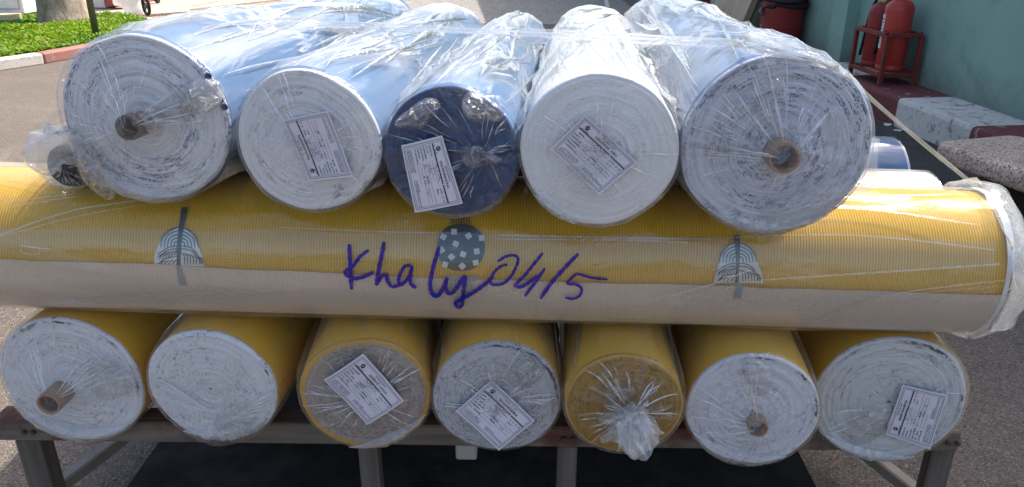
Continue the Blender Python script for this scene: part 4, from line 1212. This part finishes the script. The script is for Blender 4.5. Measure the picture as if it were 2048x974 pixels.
strokes = [([(140, 258), (145, 330), (150, 430), (156, 525)], 4.2), ([(255, 293), (205, 330), (165, 385), (116, 425), (170, 460), (240, 445), (282, 422)], 3.6),
           ([(345, 245), (330, 330), (310, 430), (300, 500)], 4.2), ([(300, 500), (330, 450), (355, 440), (365, 470), (388, 510)], 3.8),
           ([(388, 510), (430, 500), (470, 478), (495, 440), (510, 385)], 3.6), ([(505, 385), (468, 388), (442, 428), (430, 470), (442, 497), (470, 480)], 3.6), ([(510, 385), (500, 440), (502, 490), (535, 515)], 3.8),
           ([(668, 275), (645, 350), (625, 430), (615, 500), (630, 552), (660, 560), (690, 520), (716, 455)], 4.2), ([(716, 455), (705, 510), (725, 547), (760, 530), (800, 470), (822, 445)], 4.0),
           ([(822, 445), (815, 500), (806, 570), (800, 615), (778, 627), (764, 602), (800, 580), (870, 540), (940, 490), (985, 448)], 4.0),
           ([(1010, 360), (1060, 330), (1110, 325), (1130, 350), (1110, 410), (1070, 470), (1020, 495), (970, 487), (985, 430), (1030, 388), (1068, 378)], 2.9),
           ([(1275, 310), (1230, 365), (1170, 440), (1112, 502), (1150, 507), (1200, 478), (1250, 440)], 3.2), ([(1287, 400), (1240, 470), (1200, 522), (1170, 565)], 3.2),
           ([(1482, 315), (1420, 380), (1330, 480), (1260, 578)], 3.8), ([(1655, 465), (1560, 455), (1480, 435), (1440, 460), (1420, 490), (1470, 495), (1502, 522), (1490, 560), (1450, 578), (1404, 570)], 2.7)]
for pts_, hw in strokes: stroke(b, z6(pts_), hw, pj(RI), k=8)
b.build('handwriting', M['ink'], mr.root, True)

# film folds along the long roll, and the overlapping second turn of film
b = MB()
rg = random.Random(5)
fold_px = [((1380, 478), (1700, 470), (1990, 500)), ((1520, 560), (1750, 545), (2000, 528)), ((1450, 420), (1700, 415), (1960, 450)), ((0, 405), (110, 392), (300, 372)), ((0, 470), (150, 420), (330, 395)),
           ((1640, 640), (1780, 590), (2010, 560)), ((1300, 600), (1420, 570), (1500, 540)), ((150, 600), (420, 585), (590, 578)), ((900, 588), (1010, 590), (1080, 565)), ((40, 490), (70, 495), (100, 498)),
           ((1560, 400), (1750, 392), (1930, 388)), ((20, 345), (150, 362), (230, 378)), ((1000, 470), (1250, 476), (1420, 478)), ((560, 455), (750, 463), (900, 466)), ((1350, 590), (1600, 600), (1900, 596))]
for f in fold_px:
    stroke(b, f, rg.uniform(0.8, 2.2), pj(MR + 0.0115), k=10)
    if rg.random() < 0.6: stroke(b, [(x + rg.uniform(-20, 20), y + rg.uniform(4, 12)) for x, y in f], rg.uniform(0.6, 1.2), pj(MR + 0.0118), k=10)
fo = b.build('film_fold', M['film_fold_soft'], mr.root, True); fo['kind'] = 'stuff'
V = []
xs = np.linspace(-200, 1990, 60)
for x in xs:
    y0 = 455 + 0.012 * x + 3 * sin(x * 0.02)
    for u in np.linspace(0, 1, 14):
        V.append(on_cyl(x, y0 + (604 + 0.032 * x - y0) * u, m_end, MA, MR + 0.0108))
mesh_obj('film_overlap', V, grid_faces(60, 14), M['film_mid'], mr.root, True, loc=m_end)

# bunched film at the long roll's right end
def crumple_cone(base_c, ax, r0, r1, L, seed, n=60, m=18, amp=0.25):
    ax = np.asarray(ax, float); ax = ax / np.linalg.norm(ax)
    a1 = np.cross(ax, [0, 0, 1]); a1 /= np.linalg.norm(a1); a2 = np.cross(ax, a1)
    V = []
    for i in range(m):
        u = i / (m - 1)
        r = r0 + (r1 - r0) * u
        for j in range(n):
            th = 2 * pi * j / n
            w = 1 + amp * (float(ridge(th / (2 * pi) * 10, u * 2, seed, 10)) - 0.4) + amp * 0.4 * (float(vnoise(th / (2 * pi) * 24, u * 5, seed + 1, 24)) - 0.5)
            V.append(base_c + ax * (L * u + 0.01 * sin(3 * th + seed)) + (a1 * cos(th) + a2 * sin(th)) * r * w)
    return V, grid_faces(m, n, True)
prof_e = [(0.034, 0.0122, 1.6), (0.022, 0.0135, 0.6), (0.008, 0.016, 0.3), (-0.008, 0.014, 0.6), (-0.022, 0.004, 1.0), (-0.036, -0.012, 1.0), (-0.046, -0.034, 1.0), (-0.052, -0.07, 0.8), (-0.054, -0.125, 0.3)]
V, na_ = [], 150
for s_, dr, w_ in prof_e:
    for k in range(na_):
        a_ = 2 * pi * k / na_; u_ = k / na_
        hang = -sin(a_) * 0.5 + 0.5
        nz_ = (float(ridge(u_ * 16, s_ * 14, 31, 16, 1.8)) - 0.35) * 0.010 + (float(vnoise(u_ * 6, 0.2, 33, 6)) - 0.4) * 0.018
        V.append(m_end + MA * (s_ - (0.012 * hang + 0.8 * nz_) * w_) + (MR + dr + nz_ * w_) * (mr.rt * cos(a_) + mr.up * sin(a_)))
F = grid_faces(len(prof_e), na_, True)
sv, nv_ = [], 80
for s_i in (0.013, 0.006, -0.001):
    for k in range(nv_):
        a_ = 2 * pi * k / nv_; sv.append(m_end + MA * s_i + (MR + 0.0046) * (mr.rt * cos(a_) + mr.up * sin(a_)))
mesh_obj('selvedge', sv, grid_faces(3, nv_, True), M['white_cloth'], mr.root, True, {'cyl': [(0.01 * (k // nv_), k * 0.01, 0) for k in range(3 * nv_)]}, loc=m_end)
mesh_obj('film_bunch', V, F, M['film_veil'], mr.root, True, loc=m_end)

# knot of film on the mustard roll
r5 = ROLL['b5']
kc = r5.P(np.array(0.0), np.array(0.0), np.array(-0.045)) + r5.rt * 0.014 + r5.up * 0.010
kn = MB()
V, F = blob(kc, (0.024, 0.022, 0.020), 44, 26, 40, 0.3); kn.add(V, F)
for k, (dx, dz, ln, r0, r1) in enumerate(((-0.25, -0.95, 0.056, 0.018, 0.042), (0.2, -1.0, 0.062, 0.018, 0.038), (-0.85, -0.6, 0.046, 0.014, 0.030), (0.6, -0.8, 0.046, 0.013, 0.028))):
    ax = np.array([dx, -0.25, dz])
    V, F = crumple_cone(kc, ax, r0, r1, ln, 60 + k, 70, 20, 0.36); kn.add(V, F)
kn.build('film_knot', M['film_bag'], r5.root, True)

# round printed marks on the selvedge of the thickest white roll
M['mark_blue'] = simple('navy print', (0.03, 0.05, 0.13), rough=0.85, bump=0)
M['mark_olive'] = simple('olive print', (0.24, 0.22, 0.09), rough=0.85, bump=0)
r = ROLL['t1']
for px, py, mk in ((416, 153, 'mark_blue'), (427, 168, 'mark_olive'), (440, 200, 'mark_blue'), (449, 214, 'mark_blue')):
    d = ray(px, py); c = CAM + d * ((r.C - r.a * 0.003 - CAM).dot(r.a) / d.dot(r.a))
    V = [c + (r.rt * cos(t) * 0.0062 + r.up * sin(t) * 0.0058) for t in np.linspace(0, 2 * pi, 13)[:-1]]
    MB().add(V + [c - r.a * 0.0008], [(i, (i + 1) % 12, 12) for i in range(12)]).build('edge_mark', M[mk], r.root, True)

# crumpled patches where the film bunches loosely over the ends
def crumple(key, px, py, rx, ry, rot, seed, amp=0.007, off=0.010):
    r = ROLL[key]; nr_, na_ = 16, 56; V = []
    for i in range(nr_):
        f = 0.02 + 0.98 * i / (nr_ - 1)
        for j in range(na_):
            th = 2 * pi * j / na_
            k = f * (1 + 0.95 * (float(vnoise(th / (2 * pi) * 7, 0.3, seed, 7)) - 0.5))
            x, y = rx * k * cos(th), ry * k * sin(th)
            q = (px + x * cos(rot) - y * sin(rot), py + x * sin(rot) + y * cos(rot))
            d = ray(*q)
            h = off * (1 - f ** 3) + amp * (1 - f ** 4) * (float(ridge(x / 22.0 + seed, y / 9.0 + 0.4 * sin(x / 13), seed, 64, 1.6)) + 0.5 * float(ridge(x / 11.0, y / 6.0, seed + 1, 64, 1.4)) - 0.4)
            t = (r.C - r.a * (0.006 + h) - CAM).dot(r.a) / d.dot(r.a)
            V.append(CAM + d * t)
    return mesh_obj('film_crumple', V, grid_faces(nr_, na_, True), M['film_crumple_soft'] if key in ('b1', 'b2', 'b6', 'b7', 't5') else M['film_crumple'], r.root, True, loc=r.C)
crumple('t1', 372, 205, 62, 34, -0.45, 101, 0.012)
crumple('t1', 300, 238, 40, 30, 0.2, 102, 0.008, 0.03)
crumple('t1', 175, 318, 26, 70, -0.6, 103, 0.010)
crumple('t5', 1535, 190, 34, 70, 0.1, 104, 0.012)
crumple('t5', 1450, 285, 70, 26, 0.15, 105, 0.010)
crumple('t5', 1600, 410, 70, 30, -0.35, 106, 0.007)
crumple('t3', 960, 215, 44, 36, 0.5, 107, 0.010)
crumple('t3', 955, 310, 40, 26, 0.2, 108, 0.012)
crumple('t3', 838, 235, 46, 26, -0.5, 109, 0.010)
crumple('b1', 222, 752, 42, 46, 0.3, 110, 0.010)
crumple('b2', 475, 840, 46, 30, -0.5, 112, 0.009)
crumple('b5', 1240, 790, 40, 26, 0.2, 113, 0.010, 0.022)
crumple('b6', 1520, 755, 26, 44, -0.3, 114, 0.010, 0.012)
crumple('b7', 1740, 850, 50, 34, -0.5, 115, 0.007)
crumple('b4', 1050, 745, 34, 26, -0.4, 116, 0.009)

# loose bag of film hanging past the lower rim
def skirt(key, a0, a1, k, seed, rin=0.70):
    r = ROLL[key]; nu_, nv_ = 70, 14; V = []
    for i in range(nu_):
        u = i / (nu_ - 1); th = radians(a0 + (a1 - a0) * u)
        env = sin(pi * u) ** 0.8
        for j in range(nv_):
            v = j / (nv_ - 1)
            rr = r.R * (rin + (1 - rin) * (1 - env) * 0.9 + (1.0 + k * env * (0.75 + 0.5 * float(vnoise(u * 9, 0.5, seed))) - rin - (1 - rin) * (1 - env) * 0.9) * v)
            h = 0.012 * env * sin(pi * min(1, v * 1.1)) + 0.008 + 0.007 * env * (float(ridge(u * 16 + v * 0.8, v * 1.5, seed + 2, 64, 1.8)) - 0.4)
            V.append(r.P(np.array(rr), np.array(th), np.array(-h + 0.03 * v ** 4)))
    return mesh_obj('film_skirt', V, grid_faces(nu_, nv_), M['film_veil'], r.root, True, loc=r.C)
skirt('b1', 195, 320, 0.10, 201); skirt('b2', 235, 330, 0.08, 202, 0.62); skirt('b6', 205, 310, 0.10, 203)
skirt('t1', 185, 300, 0.09, 204, 0.80); skirt('t5', 225, 310, 0.045, 205, 0.82); skirt('b7', 215, 300, 0.03, 206, 0.78); skirt('b3', 250, 340, 0.03, 207, 0.74); skirt('t4', 215, 255, 0.05, 208, 0.88)

# ---- paper labels
M['label_paper'] = simple('lavender white label paper', (0.62, 0.61, 0.68), rough=0.75, var=0.03, bump=0.03)
M['label_ink'] = simple('blue grey pen', (0.08, 0.09, 0.22), rough=0.8, var=0.05, bump=0)
def paper_label(key, TL, TR, BR, BL, seed, curl=0.004, offs=0.012):
    r = ROLL[key]; rg = random.Random(seed)
    p0 = r.C - r.a * (offs + 0.004)
    def hit(px, py):
        d = ray(px, py); t = (p0 - CAM).dot(r.a) / d.dot(r.a); return CAM + d * t
    c = [hit(*q) for q in (TL, TR, BR, BL)]
    nrm = -r.a
    k1, k2 = rg.uniform(2, 5), rg.uniform(0, 6)
    def S(u, v, lift=0.0):
        p = (c[0] * (1 - u) + c[1] * u) * (1 - v) + (c[3] * (1 - u) + c[2] * u) * v
        z = curl * (0.5 * sin(k1 * u + k2) + 0.5 * sin(3 * v + k2) + 0.8 * abs(u - 0.5) * 2 - 0.5)
        return p + nrm * (z + lift)
    nu, nv = 20, 14
    V = [S(i / (nu - 1), j / (nv - 1)) for i in range(nu) for j in range(nv)]
    V2 = [v - nrm * 0.0004 for v in V]
    F = grid_faces(nu, nv)
    lab = mesh_obj('paper_label', V, F, M['label_paper'], r.root, True, loc=r.C)
    pr = MB()
    def seg(u0, v0, u1, v1, w, n=6, mb_=None):
        d = np.array([u1 - u0, (v1 - v0)]); d = d / (np.linalg.norm(d) + 1e-9); nn = np.array([-d[1] * 0.72, d[0]]) * w
        Q = []
        for i in range(n):
            t = i / (n - 1); u, v = u0 + (u1 - u0) * t, v0 + (v1 - v0) * t
            Q += [S(u + nn[0], v + nn[1], 0.0007), S(u - nn[0], v - nn[1], 0.0007)]
        (mb_ or pr).add(Q, grid_faces(n, 2))
    # double border
    for m_, w in ((0.035, 0.004), (0.06, 0.003)):
        for q in ((m_, m_ * 1.3, 1 - m_, m_ * 1.3), (m_, 1 - m_ * 1.3, 1 - m_, 1 - m_ * 1.3), (m_, m_ * 1.3, m_, 1 - m_ * 1.3), (1 - m_, m_ * 1.3, 1 - m_, 1 - m_ * 1.3)): seg(*q, w, 8)
    seg(0.07, 0.27, 0.66, 0.275, 0.013, 10); seg(0.675, 0.275, 0.95, 0.278, 0.013, 6)
    # emblem: disc with a pale swoosh
    ce = (0.16, 0.165); n = 16
    V = [S(*ce, 0.0007)] + [S(ce[0] + 0.034 * cos(t), ce[1] + 0.05 * sin(t), 0.0007) for t in np.linspace(0, 2 * pi, n + 1)[:-1]]
    pr.add(V, [(0, 1 + i, 1 + (i + 1) % n) for i in range(n)])
    def words_(u0, u1, v, h, dens=0.8, mb_=None):
        u = u0
        while u < u1:
            wl = rg.uniform(0.012, 0.03)
            if rg.random() < dens:
                # a word: short upright strokes on a baseline
                x = u
                while x < min(u + wl, u1):
                    hh_ = h * rg.uniform(0.6, 1.1)
                    seg(x, v - hh_, x + rg.uniform(-0.004, 0.006), v, 0.0035, 2, mb_)
                    if rg.random() < 0.6: seg(x, v - hh_ * rg.uniform(0.2, 0.9), x + 0.008, v - hh_ * rg.uniform(0.2, 0.9), 0.003, 2, mb_)
                    x += 0.0095
            u += wl + 0.012
    words_(0.34, 0.74, 0.215, 0.055, 0.95); words_(0.42, 0.66, 0.13, 0.028, 0.9); words_(0.10, 0.24, 0.248, 0.02, 0.9)
    for i, v in enumerate((0.365, 0.435, 0.505, 0.575, 0.645, 0.715)):
        words_(0.085, 0.085 + (0.15, 0.10, 0.17, 0.20, 0.16, 0.22)[i], v, 0.036, 0.95)
        seg(0.30, v + 0.004, (0.66, 0.6, 0.93, 0.9, 0.9, 0.6)[i], v + 0.004, 0.0022, 8)
        if i in (0, 1): words_(0.72, 0.80, v, 0.03, 0.9)
        if i in (3, 4): words_(0.50, 0.62, v, 0.033, 0.9)
        if i == 0:
            for x0 in (0.84, 0.90): 
                for q in ((x0, v - 0.03, x0 + 0.022, v - 0.03), (x0, v, x0 + 0.022, v), (x0, v - 0.03, x0, v), (x0 + 0.022, v - 0.03, x0 + 0.022, v)): seg(*q, 0.0025, 2)
    for v in (0.80, 0.83, 0.86, 0.89): words_(0.09, 0.42, v, 0.016, 0.97)
    for v in (0.81, 0.84, 0.87): words_(0.54, 0.93 if v > 0.82 else 0.72, v, 0.016, 0.97)
    pr.build('label_print', M['print_black'], lab, False, loc=r.C)
    sw = MB()
    seg(ce[0] - 0.02, ce[1] + 0.012, ce[0] + 0.018, ce[1] - 0.02, 0.006, 5, sw)
    for q in list(sw.v): pass
    sw.v = [tuple(np.array(q) + nrm * 0.0006) for q in sw.v]
    sw.build('emblem_mark', M['label_paper'], lab, False, loc=r.C)
    pen = MB()
    for v, u0, u1 in ((0.36, 0.36, 0.62), (0.44, 0.40, 0.52), (0.515, 0.34, 0.47), (0.60, 0.33, 0.40), (0.65, 0.70, 0.78)):
        u = u0; pts_ = []
        while u < u1:
            pts_.append((u, v - rg.uniform(0.0, 0.075))); u += rg.uniform(0.008, 0.02)
        for i in range(len(pts_) - 1):
            if rg.random() < 0.82: seg(*pts_[i], *pts_[i + 1], 0.0042, 2, pen)
    pen.build('pen_writing', M['label_ink'], lab, False, loc=r.C)
paper_label('t2', (617, 363), (566, 240), (657, 220), (706, 353), 1)
paper_label('t3', (884, 271), (925, 408), (830, 425), (803, 290), 2, curl=0.006, offs=0.014)
paper_label('t4', (1170, 230), (1275, 325), (1198, 390), (1101, 298), 3, offs=0.016)
paper_label('b3', (727, 703), (808, 799), (735, 850), (648, 758), 4, curl=0.008, offs=0.016)
paper_label('b4', (983, 762), (1070, 841), (998, 898), (911, 822), 5, offs=0.012)
paper_label('b7', (1772, 870), (1805, 770), (1894, 788), (1860, 898), 6, offs=0.010)

# ---- rolls behind and beside
c_iv = at(1856, 395, 1.65); c_iv[2] = 0.836
iv = make_roll('ivory white roll laid crosswise behind the long mustard roll', c_iv, (-1, 0.02, 0.01), 0.10, 1.7, M['ivory'], E['m'], film='mid', group='fabric rolls laid crosswise', side_amp=0.002, seed=14, nfold=6, face_film=False)
c_bl = at(1786, 330, 2.05); c_bl[2] = 0.79
bl = make_roll('small sky blue roll laid crosswise at the back, behind the ivory roll', c_bl, (-1, 0.02, 0.0), 0.12, 1.7, M['blue'], E['t5'], film='mid', group='fabric rolls laid crosswise', side_amp=0.004, seed=15, nfold=6, face_film=False)
c_dk = at(138, 332, 1.335); 
dkr = make_roll('small dark grey green roll in a loose film bag beside the leftmost top roll', c_dk, vdir(1000, -95), 0.040, 1.3, M['dark_cloth'], E['dark'], film='top', group='small rolls beside the top row', side_amp=0.012, seed=16, nfold=24,
                film_extra=((radians(120), 0.6, 0.55), (radians(190), 0.5, 0.35), (radians(40), 0.6, 0.3)), gh=0.012, face_amp=0.010)
V, F = blob(at(108, 300, 1.30), (0.045, 0.03, 0.038), 81, 22, 36, 0.5)
mesh_obj('film_bunch', V, F, M['film_bag'], dkr.root, True, loc=c_dk)
# loose film flap right of the thick roll
r = ROLL['t5']
fl = [(1738, 275), (1760, 278), (1756, 320), (1752, 368), (1735, 386), (1705, 392)]
fi = [(1700, 270), (1715, 290), (1715, 320), (1705, 350), (1690, 370), (1672, 388)]
V = []
for k in range(len(fl)):
    for u in np.linspace(0, 1, 8):
        q = np.array(fi[k]) * (1 - u) + np.array(fl[k]) * u
        V.append(at(q[0], q[1], r.C[1] + 0.06 + 0.03 * u + 0.006 * sin(k * 2.2 + u * 5)))
mesh_obj('film_flap', V, grid_faces(len(fl), 8), M['film_bag'], r.root, True, loc=r.C)

# ---- straps of stretch film over the load
def ribbon(name, path, width, wdir, mat, label, edge=0.0):
    path = [np.asarray(p, float) for p in path]
    sp = spline(path, 10)
    V = []
    nw = 9
    for i, p in enumerate(sp):
        w = np.asarray(wdir, float) * width
        for k in range(nw):
            u = k / (nw - 1) - 0.5
            V.append(p + w * u + np.array([0, 0, 0.004 * sin(u * 14 + i * 0.15) * (1 if edge else 0.3)]))
    o = mesh_obj(name, V, grid_faces(len(sp), nw), mat, None, True)
    return tag(o, label, 'strap', 'film straps over the load')
zlift = 0.0
tops = {k: ROLL[k] for k in ('t1', 't2', 't3', 't4', 't5')}
DS = 1.72
def top_pt(k, D, off=0.016):
    r = tops[k]; s = (D - r.C[1]) / r.a[1]; p = r.C + r.a * s; return np.array([p[0], D, p[2] + r.R + off])
band = [top_pt('t1', DS + 0.02), top_pt('t2', DS), top_pt('t3', DS, 0.03), top_pt('t4', DS - 0.02), top_pt('t5', DS - 0.04)]
l0 = band[0] - np.array([0.12, 0, 0.03])
r1 = ROLL['t1']; r5_ = ROLL['t5']
left = [at(-30, 345, 1.48), at(100, 240, 1.60)]
def on_roll(k, px, py, off):
    r = ROLL[k]; return on_cyl(px, py, r.C, r.a, r.R + off)
hugl = [on_roll('t1', *q, 0.014) for q in ((400, 62), (470, 46), (560, 42), (640, 46))]
hugr = [on_roll('t5', *q, 0.014) for q in ((1420, 84), (1500, 92), (1570, 106), (1640, 124), (1690, 146))]
mid = [hugl[-1] + (hugr[0] - hugl[-1]) * u for u in (0.25, 0.5, 0.75)]
for k_, p_ in zip(('t2', 't3', 't4'), mid): p_[2] = max(p_[2], top_pt(k_, p_[1], 0.008)[2]) if k_ != 't3' else p_[2]
ribbon('film_strap', hugl + mid + hugr, 0.075, (0, 0.97, 0.1), M['film_strap'], 'wide clear film strap stretched across the tops of the upper rolls', 1)
ribbon('film_strap', [at(1690, 140, 1.62), at(1735, 192, 1.60), at(1850, 290, 1.54), at(1962, 382, 1.48), at(1985, 420, 1.40)], 0.009, (0.6, 0, 0.8), M['film_strap_warm'], 'narrow yellowish film strap running down to the right end of the long roll')
ribbon('film_strap', left + [at(150, 205, 1.66)], 0.03, (0.5, 0, 0.85), M['film_strap'], 'clear film strap running down left of the leftmost top roll')

# ------------------------------------------------------------------ small things on the ground
M['scrap'] = simple('white paper scrap', (0.7, 0.69, 0.66), var=0.1)
for i, (px, py, s_, lb) in enumerate(((1794, 262, 0.035, 'torn white paper scrap at the foot of the red and white kerb joint'), (1776, 250, 0.05, 'larger torn white scrap lying right at the kerb corner'), (1793, 285, 0.03, 'white paper scrap on dark asphalt below the kerb joint'),
                                      (1905, 322, 0.03, 'pale scrap on the asphalt beside the bench end'), (2026, 403, 0.02, 'tiny white scrap on the asphalt under the bench'), (1905, 858, 0.0, ''))):
    if s_ == 0: continue
    c = onz(px, py, 0.004)
    V = []
    rg = random.Random(i)
    for j in range(9):
        a_ = 2 * pi * j / 9; rr = s_ * rg.uniform(0.5, 1.0)
        V.append(c + np.array([rr * cos(a_), rr * sin(a_), 0.002 + rg.uniform(0, 0.008)]))
    V.append(c + [0, 0, 0.012])
    o = mesh_obj('paper_scrap', np.array(V) - c, [(j, (j + 1) % 9, 9) for j in range(9)], M['scrap']); o.location = c
    tag(o, lb, 'scrap', 'paper scraps on the asphalt')
c = onz(1962, 664, 0.008); e = onz(1974, 670, 0.006); s_ = onz(1944, 659, 0.006)
o = MB().tube([s_, c, e], [0.004, 0.007, 0.004], 6).build('twig', M['black_rubber'], None, True)
tag(o, 'short black twig lying on the asphalt right of the trolley', 'twig')
sx = cpt(s_of(1908, 858), 0.05, RAIL_Z + 0.006)
V, F = blob(sx, (0.016, 0.012, 0.010), 91, 8, 10, 0.5)
o = mesh_obj('pebble', np.array(V) - sx, F, M['scrap'], smooth=False); o.location = sx
tag(o, 'small white stone lying on the right end of the trolley rail', 'stone')

# loose grit
def grit(n, xr_, yr_, smin, smax, seed):
    r = np.random.default_rng(seed)
    C = np.column_stack([r.uniform(*xr_, n), r.uniform(*yr_, n), np.zeros(n)])
    oc = np.array([(1, 0, 0), (-1, 0, 0), (0, 1, 0), (0, -1, 0), (0, 0, 1), (0, 0, -1)], float)
    fc = np.array([(0, 2, 4), (2, 1, 4), (1, 3, 4), (3, 0, 4), (2, 0, 5), (1, 2, 5), (3, 1, 5), (0, 3, 5)])
    s = r.uniform(smin, smax, n) ** 1.0
    V = C[:, None, :] + oc[None] * s[:, None, None] * r.uniform(0.5, 1.2, (n, 6, 1))
    V[:, :, 2] = V[:, :, 2] * 0.7 + s[:, None] * 0.2
    F = (fc[None] + (np.arange(n) * 6)[:, None, None]).reshape(-1, 3)
    return V.reshape(-1, 3), F
Va, Fa = grit(5200, (0.9, 2.6), (1.4, 4.2), 0.0022, 0.0062, 1)
Vb, Fb = grit(2600, (-2.6, -1.0), (1.4, 3.6), 0.0022, 0.0055, 2)
o = mesh_obj('gravel', np.concatenate([Va, Vb]), np.concatenate([Fa, Fb + len(Va)]).tolist(), simple('loose grit', (0.17, 0.145, 0.13), var=0.5, scale=30), None, False)
tag(o, 'loose grit scattered over the asphalt', kind='stuff')
